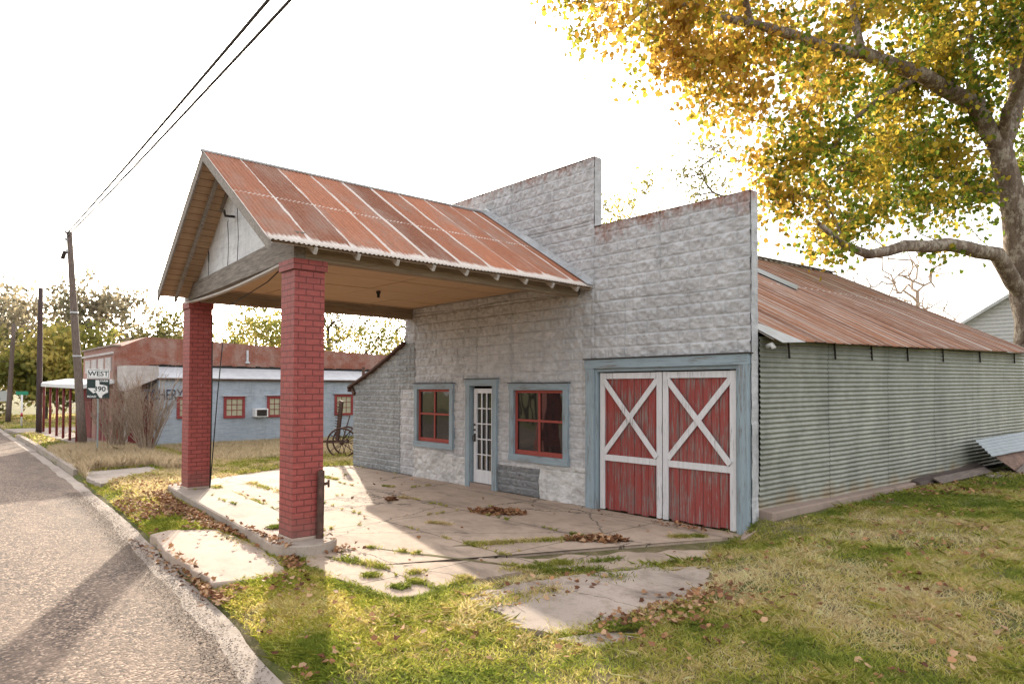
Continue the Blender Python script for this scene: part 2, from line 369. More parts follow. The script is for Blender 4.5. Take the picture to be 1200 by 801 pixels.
class MB:
    def __init__(s): s.v = []; s.f = []; s.mi = []; s.uvs = []; s.has_uv = False; s.sm = []
    def add(s, vs, fs, mi=0, uv=None, smooth=False):
        b = len(s.v); s.v += [tuple(map(float, p)) for p in vs]
        for k, f in enumerate(fs):
            s.f.append(tuple(b+i for i in f)); s.mi.append(mi); s.sm.append(smooth)
            if uv is not None: s.uvs.append(uv[k]); s.has_uv = True
            else: s.uvs.append([(0, 0)]*len(f))
    def box(s, x0, x1, y0, y1, z0, z1, mi=0):
        vs = [(x0,y0,z0),(x1,y0,z0),(x1,y1,z0),(x0,y1,z0),(x0,y0,z1),(x1,y0,z1),(x1,y1,z1),(x0,y1,z1)]
        fs = [(0,3,2,1),(4,5,6,7),(0,1,5,4),(1,2,6,5),(2,3,7,6),(3,0,4,7)]
        ax = [(0,1),(0,1),(0,2),(1,2),(0,2),(1,2)]
        uv = [[(vs[i][a[0]], vs[i][a[1]]) for i in f] for f, a in zip(fs, ax)]
        s.add(vs, fs, mi, uv)
    def hexa(s, p, mi=0):    # 8 points: bottom 4 ccw, top 4
        s.add(p, [(0,3,2,1),(4,5,6,7),(0,1,5,4),(1,2,6,5),(2,3,7,6),(3,0,4,7)], mi)
    def bar(s, a, b, w, h, up=(0, 0, 1), mi=0):
        a = Vector(a); b = Vector(b); d = (b-a).normalized(); up = Vector(up)
        x = d.cross(up)
        if x.length < 1e-5: x = d.cross(Vector((1, 0, 0)))
        x.normalize(); y = x.cross(d).normalized(); x *= w/2; y *= h/2
        s.hexa([a-x-y, a+x-y, b+x-y, b-x-y, a-x+y, a+x+y, b+x+y, b-x+y], mi)
    def tube(s, pts, rad, n=8, mi=0, cap=True):
        pts = [Vector(p) for p in pts]; rad = [rad]*len(pts) if isinstance(rad, (int, float)) else rad
        vs = []; prev = None
        for i, p in enumerate(pts):
            d = (pts[min(i+1, len(pts)-1)]-pts[max(i-1, 0)]).normalized()
            ref = prev if prev is not None else (Vector((0, 0, 1)) if abs(d.z) < .9 else Vector((1, 0, 0)))
            x = (ref-d*ref.dot(d)).normalized(); prev = x; y = d.cross(x)
            for k in range(n):
                t = 2*math.pi*k/n; vs.append(p+(x*math.cos(t)+y*math.sin(t))*rad[i])
        fs = [(i*n+k, i*n+(k+1) % n, (i+1)*n+(k+1) % n, (i+1)*n+k) for i in range(len(pts)-1) for k in range(n)]
        if cap: fs += [tuple(reversed(range(n))), tuple((len(pts)-1)*n+k for k in range(n))]
        s.add(vs, fs, mi, None, True)
    def poly(s, pts, z0, z1, mi=0):   # extruded polygon in plan
        n = len(pts)
        a = sum(pts[i][0]*pts[(i+1) % n][1]-pts[(i+1) % n][0]*pts[i][1] for i in range(n))
        if a < 0: pts = pts[::-1]
        vs = [(x, y, z0) for x, y in pts]+[(x, y, z1) for x, y in pts]
        s.add(vs, [tuple(range(n, 2*n)), tuple(reversed(range(n)))]+[(i, (i+1) % n, n+(i+1) % n, n+i) for i in range(n)], mi)
    def build(s, name, mats, parent=None, bevel=0.0, origin=None):
        me = bpy.data.meshes.new(name)
        off = Vector(origin) if origin else None
        vs = s.v
        if off is not None: vs = [(p[0]-off.x, p[1]-off.y, p[2]-off.z) for p in vs]
        me.from_pydata(vs, [], s.f)
        if not isinstance(mats, (list, tuple)): mats = [mats]
        for m in mats: me.materials.append(m)
        me.polygons.foreach_set('material_index', s.mi); me.polygons.foreach_set('use_smooth', s.sm)
        if s.has_uv:
            uvl = me.uv_layers.new(name='UVMap'); uvl.data.foreach_set('uv', [c for f in s.uvs for q in f for c in q])
        me.update()
        o = bpy.data.objects.new(name, me); COL.objects.link(o)
        if parent: o.parent = parent
        if off is not None: o.location = off
        if bevel:
            b = o.modifiers.new('bevel', 'BEVEL'); b.width = bevel; b.segments = 2; b.limit_method = 'ANGLE'
        return o

def npmesh(name, verts, nper, mat, colors=None, parent=None, loc=None, faces=None):
    """many small n-gons: verts (K*nper,3)"""
    verts = np.asarray(verts, np.float32)
    me = bpy.data.meshes.new(name)
    if faces is None: nv = len(verts); nf = nv//nper; idx = np.arange(nv, dtype=np.int32)
    else: nv = len(verts); nf = len(faces); idx = np.asarray(faces, np.int32).ravel()
    me.vertices.add(nv); me.vertices.foreach_set('co', verts.ravel())
    me.loops.add(len(idx)); me.loops.foreach_set('vertex_index', idx)
    me.polygons.add(nf); me.polygons.foreach_set('loop_start', np.arange(nf, dtype=np.int32)*nper)
    me.polygons.foreach_set('loop_total', np.full(nf, nper, np.int32))
    me.materials.append(mat)
    if colors is not None:
        a = me.color_attributes.new('col', 'FLOAT_COLOR', 'POINT')
        c = np.ones((nv, 4), np.float32); c[:, :3] = np.repeat(colors, nper, 0) if len(colors)*nper == nv else colors
        a.data.foreach_set('color', c.ravel())
    me.update(calc_edges=True)
    o = bpy.data.objects.new(name, me); COL.objects.link(o)
    if parent: o.parent = parent
    if loc is not None: o.location = loc
    return o

def vnoise(x, y, seed=0):
    x = np.asarray(x, float); y = np.asarray(y, float)
    xi = np.floor(x).astype(np.int64); yi = np.floor(y).astype(np.int64); fx = x-xi; fy = y-yi
    fx = fx*fx*(3-2*fx); fy = fy*fy*(3-2*fy)
    def h(a, b):
        n = (a*374761393+b*668265263+seed*1442695041) & 0xffffffff
        n = ((n ^ (n >> 13))*1274126177) & 0xffffffff
        return ((n ^ (n >> 16)) & 0xffff)/65535.
    return (h(xi, yi)*(1-fx)+h(xi+1, yi)*fx)*(1-fy)+(h(xi, yi+1)*(1-fx)+h(xi+1, yi+1)*fx)*fy
def fbm(x, y, o=4, seed=0):
    s = 0; a = .5; t = 0
    for k in range(o): s = s+a*vnoise(x*2**k, y*2**k, seed+k); t += a; a *= .55
    return s/t
def inpoly(x, y, P):
    x = np.asarray(x); y = np.asarray(y); r = np.zeros(x.shape, bool); n = len(P)
    for i in range(n):
        x1, y1 = P[i]; x2, y2 = P[(i+1) % n]
        if y1 == y2: continue
        c = ((y1 > y) != (y2 > y)) & (x < (x2-x1)*(y-y1)/(y2-y1)+x1); r ^= c
    return r
def polydist(x, y, P):
    x = np.asarray(x, float); y = np.asarray(y, float); d = np.full(x.shape, 1e9)
    for i in range(len(P)):
        ax, ay = P[i]; bx, by = P[(i+1) % len(P)]
        L = (bx-ax)**2+(by-ay)**2+1e-12; t = np.clip(((x-ax)*(bx-ax)+(y-ay)*(by-ay))/L, 0, 1)
        d = np.minimum(d, np.hypot(x-ax-t*(bx-ax), y-ay-t*(by-ay)))
    return d

def rough_poly(P, step=.12, amp=.05, seed=0):
    out = []; n = len(P)
    for i in range(n):
        a = np.array(P[i]); b = np.array(P[(i+1) % n]); L = np.linalg.norm(b-a); k = max(1, int(L/step))
        nrm = np.array([-(b-a)[1], (b-a)[0]])/(L+1e-9)
        for j in range(k):
            q = a+(b-a)*j/k; w = (fbm(np.array(q[0]*3.1), np.array(q[1]*3.1), 4, seed)-.5)*2*amp
            out.append(tuple(q+nrm*float(w)))
    return out
# ------------------------------------------------------------------ layout polygons (plan, metres)
SLAB = [(-12.1, -.02), (-12.6, -1.8), (-11.9, -3.2), (-11.05, -5.2), (-10.3, -4.95), (-3.0, -5.5), (-2.5, -5.72), (-1.33, -5.68), (-.68, -5.64), (-.61, -5.3),
        (-.85, -4.62), (-.72, -4.04), (-.3, -3.3), (.1, -2.55), (.38, -1.73), (.25, -.9), (.02, -.02)]
SLAB_R = SLAB[:1]+SLAB[1:4]+[(-10.3, -4.95), (-3.0, -5.5)]+rough_poly(SLAB[6:16], .07, .20, 3)[:-8]+[(.02, -.02)]
PAD = [(-5.75, -6.62), (-5.95, -6.3), (-5.51, -5.75), (-4.06, -5.70), (-2.97, -5.80), (-2.50, -5.95), (-2.43, -6.35), (-2.6, -6.75), (-4.2, -6.74)]
WORN = [(-.30, -5.0), (-.45, -4.6), (-.30, -3.9), (.0, -3.05), (.33, -2.3), (.62, -2.05), (1.2, -2.9), (1.37, -3.73), (1.12, -4.17), (1.06, -4.7), (.92, -5.09), (.4, -5.25)]
SMALL = [(1.08, -5.15), (1.18, -4.85), (1.50, -4.44), (1.61, -4.65), (1.44, -5.02)]
DRIVE = [(-13.0, -6.15), (-14.93, -5.9), (-15.2, -4.3), (-13.87, -4.3), (-12.9, -5.2), (-12.1, -6.1)]
ISL_A = (-9.9, -4.86); ISL_B = (-3.45, -5.33); ISL_W = .43
EDGE = [(40, -8.2), (8, -7.75), (.17, -7.12), (-.79, -7.0), (-2.46, -6.86), (-4.27, -6.74), (-7.78, -6.48), (-10.59, -6.34), (-13.77, -6.19), (-19.87, -5.99), (-28.13, -5.78), (-33, -5.7), (-60, -5.0), (-200, -1)]
_ex = np.array([p[0] for p in EDGE])[::-1]; _ey = np.array([p[1] for p in EDGE])[::-1]
def edge_y(x): return np.interp(x, _ex, _ey)
def gh(x, y):
    """ground height"""
    x = np.asarray(x, float); y = np.asarray(y, float)
    z = np.full(np.broadcast(x, y).shape, -.02)+(fbm(x*.7, y*.7, 4, 5)-.5)*.05
    r = np.clip((x-.25+ .18*(y+1.5)*(y < -1.5))/1.1, 0, 1); r = r*r*(3-2*r)
    fy = np.clip((y+6.2)/4.5, 0, 1)
    r2 = np.clip((x+.5)/.6, 0, 1)*np.clip((y+.55)/.7, 0, 1); r = np.maximum(r, r2*r2*(3-2*r2))
    z = z+r*fy*.24
    z = z+np.clip((y-1)/14, 0, 1)*np.clip(x/2, 0, 1)*.15
    e = edge_y(x)
    t = np.clip((y-e)/.5, 0, 1)
    z = np.where(y < e+.5, z*t+(-.13)*(1-t), z)
    z = np.where(y < e, -.19, z)
    sl = inpoly(x, y, SLAB) | inpoly(x, y, WORN) | inpoly(x, y, PAD) | inpoly(x, y, SMALL)
    z = np.where(sl & (polydist(x, y, SLAB)+9*0 > .0), np.minimum(z, -.04), z)
    z = np.where((x < -12) & (x > -33) & (y > e+.3), z+.02, z)
    return z
# ------------------------------------------------------------------ setting
def ground():
    xs = np.concatenate([[-900, -400, -200, -120], np.arange(-90, -16, 2.0), np.arange(-16, 8, .14), np.arange(8, 20, .8), [25, 40, 80, 200, 500, 900]])
    ys = np.concatenate([[-900, -400, -150, -80, -40, -25, -18, -13], np.arange(-10, -8, .5), np.arange(-8, 4, .12), np.arange(4, 20, .5), np.arange(20, 60, 4), [80, 140, 300, 600, 900]])
    X, Y = np.meshgrid(xs, ys, indexing='ij'); Z = gh(X, Y)
    Z = np.where((np.abs(X) > 100) | (np.abs(Y) > 100), -.4, Z)
    nx, ny = X.shape; V = np.stack([X, Y, Z], -1).reshape(-1, 3)
    i = np.arange(nx-1)[:, None]*ny+np.arange(ny-1)[None]; F = np.stack([i, i+ny, i+ny+1, i+1], -1).reshape(-1, 4)
    o = npmesh('ground', V, 4, M['ground'], faces=F); tag(o, kind='structure')
    for p in o.data.polygons: p.use_smooth = True
ground()
def strip(name, inner, outer, xs, z, mat, zin=None):
    mb = MB(); n = len(xs)
    vs = [(x, inner(x), z if zin is None else zin) for x in xs]+[(x, outer(x), z) for x in xs]
    mb.add(vs, [(i, n+i, n+i+1, i+1) for i in range(n-1)])
    return tag(mb.build(name, mat), kind='structure')
xs = list(np.concatenate([[-200, -100, -60, -45], np.arange(-38, 8, .35), [15, 30, 60]]))
wob = lambda x, s: float((fbm(np.array(x*1.7), np.array(s*1.0), 4, int(s))-.5))
strip('road', lambda x: float(edge_y(x))-.25+wob(x, 3)*.10+wob(x*5, 4)*.05, lambda x: -17.5, xs, -.116, M['asphalt'])
strip('gutter', lambda x: float(edge_y(x))-.01+wob(x, 7)*.09, lambda x: float(edge_y(x))-.55, xs, -.121, M['gutter'])
mb = MB(); mb.poly([(-38.5, -5.6), (-34.2, -5.35), (-34.4, 60), (-39, 60)], -.2, .004); tag(mb.build('side_street', M['gutter']), kind='structure')
# raised kerb along the far verge
mb = MB(); kx = np.arange(-32.5, -14.6, .9)
for a, b in zip(kx[:-1], kx[1:]):
    ya, yb = float(edge_y(a)), float(edge_y(b))
    mb.hexa([(a, ya+.02, -.16), (b-.01, yb+.02, -.16), (b-.01, yb+.20, -.16), (a, ya+.20, -.16), (a, ya+.04, .03), (b-.01, yb+.04, .03), (b-.01, yb+.19, .03), (a, ya+.19, .03)])
tag(mb.build('kerb', M['kerb']), kind='structure')
mb = MB(); mb.poly([(-34, -4.9), (-24.3, -4.5), (-24.3, -3.5), (-34, -3.5)], -.1, .03); tag(mb.build('sidewalk', M['gutter']), kind='structure')
mb = MB(); mb.poly(SLAB_R, -.16, 0.0); tag(mb.build('forecourt_slab', M['concrete']), kind='structure')
mb = MB(); mb.poly(rough_poly(PAD, .1, .07, 9), -.16, -.004); tag(mb.build('approach_slab', M['pad'], bevel=.018), kind='structure')
mb = MB(); mb.poly(rough_poly(WORN, .06, .22, 11), -.16, .006); tag(mb.build('worn_concrete_patch', M['worn']), kind='structure')
mb = MB(); mb.poly(rough_poly(SMALL, .05, .16, 13), -.16, .02); tag(mb.build('broken_concrete_patch', M['worn']), kind='structure')
mb = MB(); mb.poly(rough_poly(DRIVE, .2, .1, 15), -.12, .012); tag(mb.build('driveway', M['gutter']), kind='structure')
# island kerb carrying the pillars
def island():
    a = np.array(ISL_A); b = np.array(ISL_B); d = (b-a)/np.linalg.norm(b-a); n = np.array([-d[1], d[0]]); P = []
    for t in np.linspace(-90, 90, 17): P.append(b+ISL_W*(d*math.cos(R(t))+n*math.sin(R(t))))
    for t in np.linspace(90, 270, 17): P.append(a+ISL_W*(d*math.cos(R(t))+n*math.sin(R(t))))
    mb = MB(); P = [tuple(p) for p in P]; m = len(P)
    rings = []
    for off, z in ((0.0, -.12), (0.0, .115), (-.025, .132)):
        c = [(p[0], p[1]) for p in P]; cx = []
        for i, p in enumerate(P):
            q = np.array(p); ctr = b if i < 17 else a; v = q-ctr; L = np.linalg.norm(v); cx.append(tuple(ctr+v*(L+off)/L))
        rings += [(x, y, z) for x, y in cx]
    fs = [(r*m+i, r*m+(i+1) % m, (r+1)*m+(i+1) % m, (r+1)*m+i) for r in range(2) for i in range(m)]+[tuple(range(2*m, 3*m))]
    mb.add(rings, fs); tag(mb.build('pump_island_kerb', M['kerb']), kind='structure')
    return P
ISL = island()
ISLTOP = .132
mb = MB()
for k_, (a_, b_, w_) in enumerate([((-3.0, -4.65), (-.4, -3.55), .05), ((-2.3, -3.75), (-1.6, -2.25), .07), ((-1.6, -2.25), (-.9, -1.6), .06), ((-2.9, -5.3), (-1.9, -5.0), .08), ((-.75, -4.9), (-.3, -4.2), .2), ((-11.4, -1.8), (-9.5, -1.75), .05)]):
    a_ = np.array(a_); b_ = np.array(b_); d_ = (b_-a_)/np.linalg.norm(b_-a_); n_ = np.array([-d_[1], d_[0]]); U_ = []; D_ = []
    for t_ in np.linspace(0, 1, 40):
        q_ = a_+(b_-a_)*t_; e_ = math.sin(math.pi*t_)**.5; wv = float(fbm(np.array(q_[0]*4), np.array(q_[1]*4), 4, 60+k_)); wu = float(fbm(np.array(q_[0]*4+9), np.array(q_[1]*4), 4, 80+k_))
        U_.append(tuple(q_+n_*w_*e_*wv*1.5)); D_.append(tuple(q_-n_*w_*e_*wu*1.5))
    P_ = U_+D_[::-1]; mb.add([(x_, y_, .004+.0003*k_) for x_, y_ in P_], [(i_, i_+1, 78-i_, 79-i_) for i_ in range(39)])
tag(mb.build('soil', M['ground']), kind='structure')
# ------------------------------------------------------------------ main building
STN = empty('service_station', (-4.5, 0, 0), 'white pressed tin service station with rusty gabled canopy on two red brick pillars', 'building')
so_ = (-4.5, 0, 0)
def part(mb, name, mat, parent=STN, bevel=0.0): 
    o = mb.build(name, mat, parent, bevel)
    if parent is STN: o.location = (4.5, 0, 0)
    return o
OPEN = [(-8.78, -7.34, .86, 2.16), (-6.66, -5.88, 0, 2.2), (-5.26, -3.74, .80, 2.15), (-3.0, -.16, 0, 2.52)]
def facade():
    c = .0145
    nx = int(11.95/c); xs = np.linspace(-11.95, 0, nx+1); zs = np.linspace(0, 6.35, int(6.35/c)+1)
    for v in (-9.35, -3.06): xs[np.argmin(abs(xs-v))] = v
    X, Z = np.meshgrid(xs, zs, indexing='ij')
    def blocks(X, Z, bw, bh, seed, amp):
        row = np.floor(Z/bh); xo = X+(row % 2)*bw*.5; colm = np.floor(xo/bw)
        fx = (xo/bw-colm); fz = (Z/bh-row)
        dx = np.minimum(fx, 1-fx)*bw; dz = np.minimum(fz, 1-fz)*bh; e = np.minimum(dx, dz*1.15)
        t = np.clip((e-.006)/.014, 0, 1)
        pat = fbm(fx*6.3+ (np.mod(colm*7+row*3, 3))*11.3, fz*3.2+ (np.mod(colm*5+row, 4))*5.1, 4, seed)   # a few stamped motifs
        return t*(.011+amp*np.clip((pat-.28)*2.2, 0, 1))+.75*amp*t*(fz-.5)
    H = blocks(X, Z, .42, .205, 21, .024)
    HS = blocks(X+.07, Z, .30, .15, 31, .030)
    ST = np.abs(fbm(X*2.6, Z*3.1, 6, 41)-.5)*.22
    up = Z > 2.1
    grey = ((X < -9.55) & ~up) | ((X < -8.87) & up & (Z < 3.26)) 
    patch = (X > -5.76) & (X < -4.5) & (Z < .555)
    stuc = (Z < .62+.06*np.sin(X*1.3)) & ~grey & ~patch & (X > -8.95)
    H = np.where(grey | patch, HS, H); H = np.where(stuc, ST, H)
    # sheet seams and gentle waviness
    for sx, z0, z1 in ((-9.55, 0, 2.1), (-10.78, 0, 3), (-8.87, 0, 6.35), (-7.3, 0, .8), (-6.45, 2.2, 4.2), (-5.33, 2.2, 6.3), (-5.76, 0, .6), (-4.5, 0, .6), (-3.06, 0, 5.1), (-2.35, 2.6, 4.1), (-1.62, 3.8, 5.1)):
        H = np.where((abs(X-sx) < .013) & (Z > z0) & (Z < z1), -.012, H)
    for sz, x0, x1 in ((3.68, -3.06, 0), (3.95, -9, -3.06), (5.2, -9, -3.06), (2.62, -3.3, 0.), (.6, -4.5, -3.1), (2.16, -9, -8.7)):
        H = np.where((abs(Z-sz-.02*np.sin(X*2)) < .010) & (X > x0) & (X < x1), -.010, H)
    H = H+(fbm(X*.9, Z*.9, 3, 77)-.5)*.035
    topz = np.where(X < -9.35, 3.2+(X+9.35)*(1.0/2.6), np.where(X <= -3.06, 6.35, 5.07))
    nxp, nzp = X.shape; Zc = np.minimum(Z, topz)
    V = np.stack([X-so_[0], -H, Zc], -1).reshape(-1, 3)
    xm = (X[:-1, :-1]+X[1:, :-1])/2; zm = (Z[:-1, :-1]+Z[:-1, 1:])/2
    keep = zm < np.where(xm < -9.35, 3.2+(xm+9.35)*(1.0/2.6)+.012, np.where(xm < -3.06, 6.35, 5.07))
    for a, b, z0, z1 in OPEN: keep &= ~((xm > a) & (xm < b) & (zm > z0-.01) & (zm < z1))
    i = np.arange(nxp-1)[:, None]*nzp+np.arange(nzp-1)[None]
    F = np.stack([i, i+nzp, i+nzp+1, i+1], -1)
    mi = np.zeros(keep.shape, np.int32); mi[(xm > -3.06)] = 1; mi[(xm <= -3.06) & (zm > 4.0)] = 2
    mg = grey[:-1, :-1]; mi[mg] = 3; mi[patch[:-1, :-1]] = 4; mi[stuc[:-1, :-1]] = 5
    mi[(xm > -3.06) & (zm < 3) & (mi == 1)] = 1
    F = F[keep]; mi = mi[keep]
    o = npmesh('facade_wall', V, 4, M['tin_white'], parent=STN, faces=F)
    for m in ('tin_low', 'tin_high', 'tin_grey', 'tin_patch', 'tin_stucco'): o.data.materials.append(M[m])
    o.data.polygons.foreach_set('material_index', mi); o.data.polygons.foreach_set('use_smooth', np.ones(len(mi), bool))
facade()
mb = MB()     # body behind the pressed tin: returns, caps, backing
mb.box(-9.35, -3.075, .03, .16, 3.2, 6.34); mb.box(-3.06, 0.0, .03, .16, 2.6, 5.06)
mb.box(-9.36, -3.06, -.02, .17, 6.34, 6.365, 1); mb.box(-3.06, .01, -.02, .17, 5.06, 5.085, 1)
mb.box(-.155, .0, .03, .16, 0, 2.6); 
part(mb, 'parapet_body', [M['tin_white'], M['rust']])
def corner_strip():
    zs = np.linspace(0, 5.07, 240); ys = np.linspace(-.02, .17, 8); Y, Z = np.meshgrid(ys, zs, indexing='ij')
    H = fbm(Y*14, Z*9, 4, 9)*.03
    V = np.stack([.004+H+4.5, Y, Z], -1).reshape(-1, 3); i = np.arange(7)[:, None]*240+np.arange(239)[None]
    F = np.stack([i, i+240, i+241, i+1], -1).reshape(-1, 4)
    npmesh('corner_return', V, 4, M['tin_low'], parent=STN, faces=F)
    zs = np.linspace(5.07, 6.35, 70); Y, Z = np.meshgrid(ys, zs, indexing='ij'); H = fbm(Y*14, Z*9, 4, 8)*.02
    V = np.stack([-3.06+.004+H+4.5, Y, Z], -1).reshape(-1, 3); i = np.arange(7)[:, None]*70+np.arange(69)[None]
    F = np.stack([i, i+70, i+71, i+1], -1).reshape(-1, 4); npmesh('corner_return', V, 4, M['tin_high'], parent=STN, faces=F)
corner_strip()
# hidden shell (rear walls, left wall, dark rooms behind the openings)
mb = MB(); sk = .04
mb.hexa([(-.17, .17, -.1), (-.13, .17, -.1), (-.13+sk*13.2, 13.2, -.1), (-.17+sk*13.2, 13.2, -.1), (-.17, .17, 2.82), (-.13, .17, 2.82), (-.13+sk*13.2, 13.2, 3.05), (-.17+sk*13.2, 13.2, 3.05)])
mb.box(-9.5, .5, 13.2, 13.3, -.1, 3.0); mb.add([(-9.5, 13.25, 3.0), (.5, 13.25, 3.0), (-4.6, 13.25, 5.9)], [(0, 1, 2)])
mb.box(-9.35, -9.25, .17, 13.2, -.1, 3.0)
mb.box(-11.95, -11.9, .03, 5, -.1, 2.15); mb.box(-11.95, -9.35, 4.95, 5, -.1, 2.1)
part(mb, 'rear_walls', M['dark'])
mb = MB(); mb.box(-9.2, -3.12, 1.2, 1.25, 0, 3); mb.box(-9.2, -9.15, .2, 1.2, 0, 3); mb.box(-9.2, -3.1, .2, 1.2, 3, 3.05); mb.box(-3.1, -3.06, .2, 1.2, 0, 3); mb.box(-9.2, -3.12, .1, 1.2, -.02, .01)
part(mb, 'interior_partition', M['dark'])
# corrugated side wall
def corr_sheet(name, P00, P10, P01, P11, nu, nv, pitch, amp, axis, mat, parent, wob=0.0, seed=0, off=(0, 0, 0), jag=0.0, thick=False):
    """bilinear patch, u along P00->P10, v along P00->P01, corrugated along 'axis' ('u' or 'v'); UV in metres"""
    P00, P10, P01, P11 = map(np.array, (P00, P10, P01, P11))
    u = np.linspace(0, 1, nu); v = np.linspace(0, 1, nv); U, V = np.meshgrid(u, v, indexing='ij')
    Lu = (np.linalg.norm(P10-P00)+np.linalg.norm(P11-P01))/2; Lv = np.linalg.norm(P01-P00)
    if jag: V = V*(1)+np.where(V <= 0, -jag/Lv*fbm(U*Lu*1.6, V*0, 3, seed+5), 0)
    P = (P00[None, None]*(1-U)[..., None]+P10*U[..., None])*(1-V)[..., None]+(P01*(1-U)[..., None]+P11*U[..., None])*V[..., None]
    n = np.cross(P10-P00, P01-P00); n = n/np.linalg.norm(n)
    q = (U*Lu if axis == 'u' else V*Lv)
    h = amp*np.cos(2*np.pi*q/pitch)
    h = h+wob*(fbm(U*Lu*.8, V*Lv*.8, 4, seed)-.5)
    P = P+h[..., None]*n+np.array(off)
    i = np.arange(nu-1)[:, None]*nv+np.arange(nv-1)[None]; F = np.stack([i, i+nv, i+nv+1, i+1], -1).reshape(-1, 4)
    o = npmesh(name, P.reshape(-1, 3), 4, mat, parent=parent, faces=F)
    uvl = o.data.uv_layers.new(name='UVMap'); uvs = np.stack([U*Lu, V*Lv], -1).reshape(-1, 2)[F.ravel()]
    uvl.data.foreach_set('uv', uvs.astype(np.float32).ravel())
    o.data.polygons.foreach_set('use_smooth', np.ones(len(F), bool))
    return o
O45 = (4.5, 0, 0)
corr_sheet('side_wall', (.03, .17, .34), (.03+sk*13.2, 13.2, .34), (.03, .17, 2.92), (.03+sk*13.2, 13.2, 3.14), 120, 34*9, .0765, .0095, 'v', M['corr_wall'], STN, .10, 4, O45)
def rib_roof(name, P00, P10, P01, P11, mat, pitch, amp, parent, nu, nv, seed, off, sharp=True, jag=.03):
    P00, P10, P01, P11 = map(np.array, (P00, P10, P01, P11))
    u = np.linspace(0, 1, nu); v = np.linspace(0, 1, nv); U, V = np.meshgrid(u, v, indexing='ij')
    Lu = np.linalg.norm(P10-P00); Lv = np.linalg.norm(P01-P00)
    Vj = V-np.where(V <= 0, 1, 0)*jag/Lv*fbm(U*Lu*1.4, V*0, 3, seed+5)
    P = (P00*(1-U)[..., None]+P10*U[..., None])*(1-Vj)[..., None]+(P01*(1-U)[..., None]+P11*U[..., None])*Vj[..., None]
    n = np.cross(P10-P00, P01-P00); n = n/np.linalg.norm(n)
    f = np.abs(((U*Lu/pitch) % 1)-.5)
    h = amp*np.clip((f-.42)/.05, 0, 1) if sharp else amp*np.cos(2*np.pi*U*Lu/pitch)
    h = h+.03*(fbm(U*Lu*.7, V*Lv*.5, 4, seed)-.5)
    P = P+h[..., None]*n+np.array(off)
    i = np.arange(nu-1)[:, None]*nv+np.arange(nv-1)[None]; F = np.stack([i, i+nv, i+nv+1, i+1], -1).reshape(-1, 4)
    o = npmesh(name, P.reshape(-1, 3), 4, mat, parent=parent, faces=F)
    uvl = o.data.uv_layers.new(name='UVMap'); uvs = np.stack([U*Lu, V*Lv], -1).reshape(-1, 2)[F.ravel()]
    uvl.data.foreach_set('uv', uvs.astype(np.float32).ravel())
    o.data.polygons.foreach_set('use_smooth', np.ones(len(F), bool))
    sm = o.modifiers.new('thickness', 'SOLIDIFY'); sm.thickness = .004; sm.offset = -1
    return o
rib_roof('shed_roof', (.25, .17, 2.86), (.25+sk*13.35, 13.35, 3.15), (-4.6, .17, 5.60), (-4.6, 13.35, 5.97), M['shed_roof'], .31, .022, STN, 620, 40, 3, O45)
mb = MB(); mb.add([(-4.6, .17, 5.6), (-4.6, 13.35, 5.97), (-9.7, 13.35, 2.9), (-9.7, .17, 2.9)], [(0, 1, 2, 3)]); mb.bar((-4.6, .3, 5.63), (-4.6, 13.38, 5.99), .3, .02)
part(mb, 'rear_roof_slope', M['galv'])
# bare new sheet near the corner of the shed roof and white sheet at the front eave
def slope_pt(y, t, lift=.035):
    a = np.array((.25+sk*(y-.17), y, 2.86+.022*(y-.17))); b = np.array((-4.6, y, 5.60+.028*(y-.17))); return tuple(a+(b-a)*t+np.array((0, 0, lift)))
mb = MB(); mb.add([slope_pt(5.6, .49), slope_pt(6.35, .56), slope_pt(6.35, .80), slope_pt(5.6, .80)], [(0, 1, 2, 3)])
part(mb, 'roof_patch', M['galv_blue'])
mb = MB(); mb.add([slope_pt(.18, -.03), slope_pt(.95, -.02), slope_pt(.6, .09), slope_pt(.18, .13)], [(0, 1, 2, 3)]); part(mb, 'roof_patch', M['galv'])
for y in (.95, 2.45, 3.85, 5.45, 7.3, 9.6, 12.2):
    mb = MB(); x = .055+sk*y; mb.bar((x, y, 2.86+.02*y), (x, y+.04, 2.60+.02*y), .03, .012, (0, 1, 0)); part(mb, 'wall_strap', M['darkiron'])
mb = MB(); mb.tube([(.09, .30, 2.78), (.19, .26, 2.80), (.22, .26, 2.74)], .035, 10); part(mb, 'eave_bracket', M['white'])
# concrete footing and corner kerb
mb = MB(); mb.hexa([(-.1, .2, -.1), (.26, .14, -.1), (.40, 5.6, -.1), (.1, 5.6, -.1), (-.1, .2, .36), (.24, .16, .345), (.38, 5.55, .32), (.1, 5.55, .34)])
part(mb, 'footing', M['foot'], STN, .02)
mb = MB(); mb.hexa([(-.05, -.14, -.1), (.16, -.62, -.1), (.22, .15, -.1), (.0, .15, -.1), (-.05, -.12, .07), (.13, -.60, .02), (.20, .15, .2), (.0, .15, .2)])
part(mb, 'corner_kerb', M['foot'], STN, .015)
mb = MB(); mb.hexa([(.1, 5.6, -.1), (.62, 5.6, -.1), (.85, 9.4, -.1), (.3, 9.4, -.1), (.1, 5.6, .40), (.40, 5.7, .33), (.62, 9.4, .36), (.3, 9.4, .52)])
part(mb, 'rotten_sill', M['timber_dark'], STN, .02)

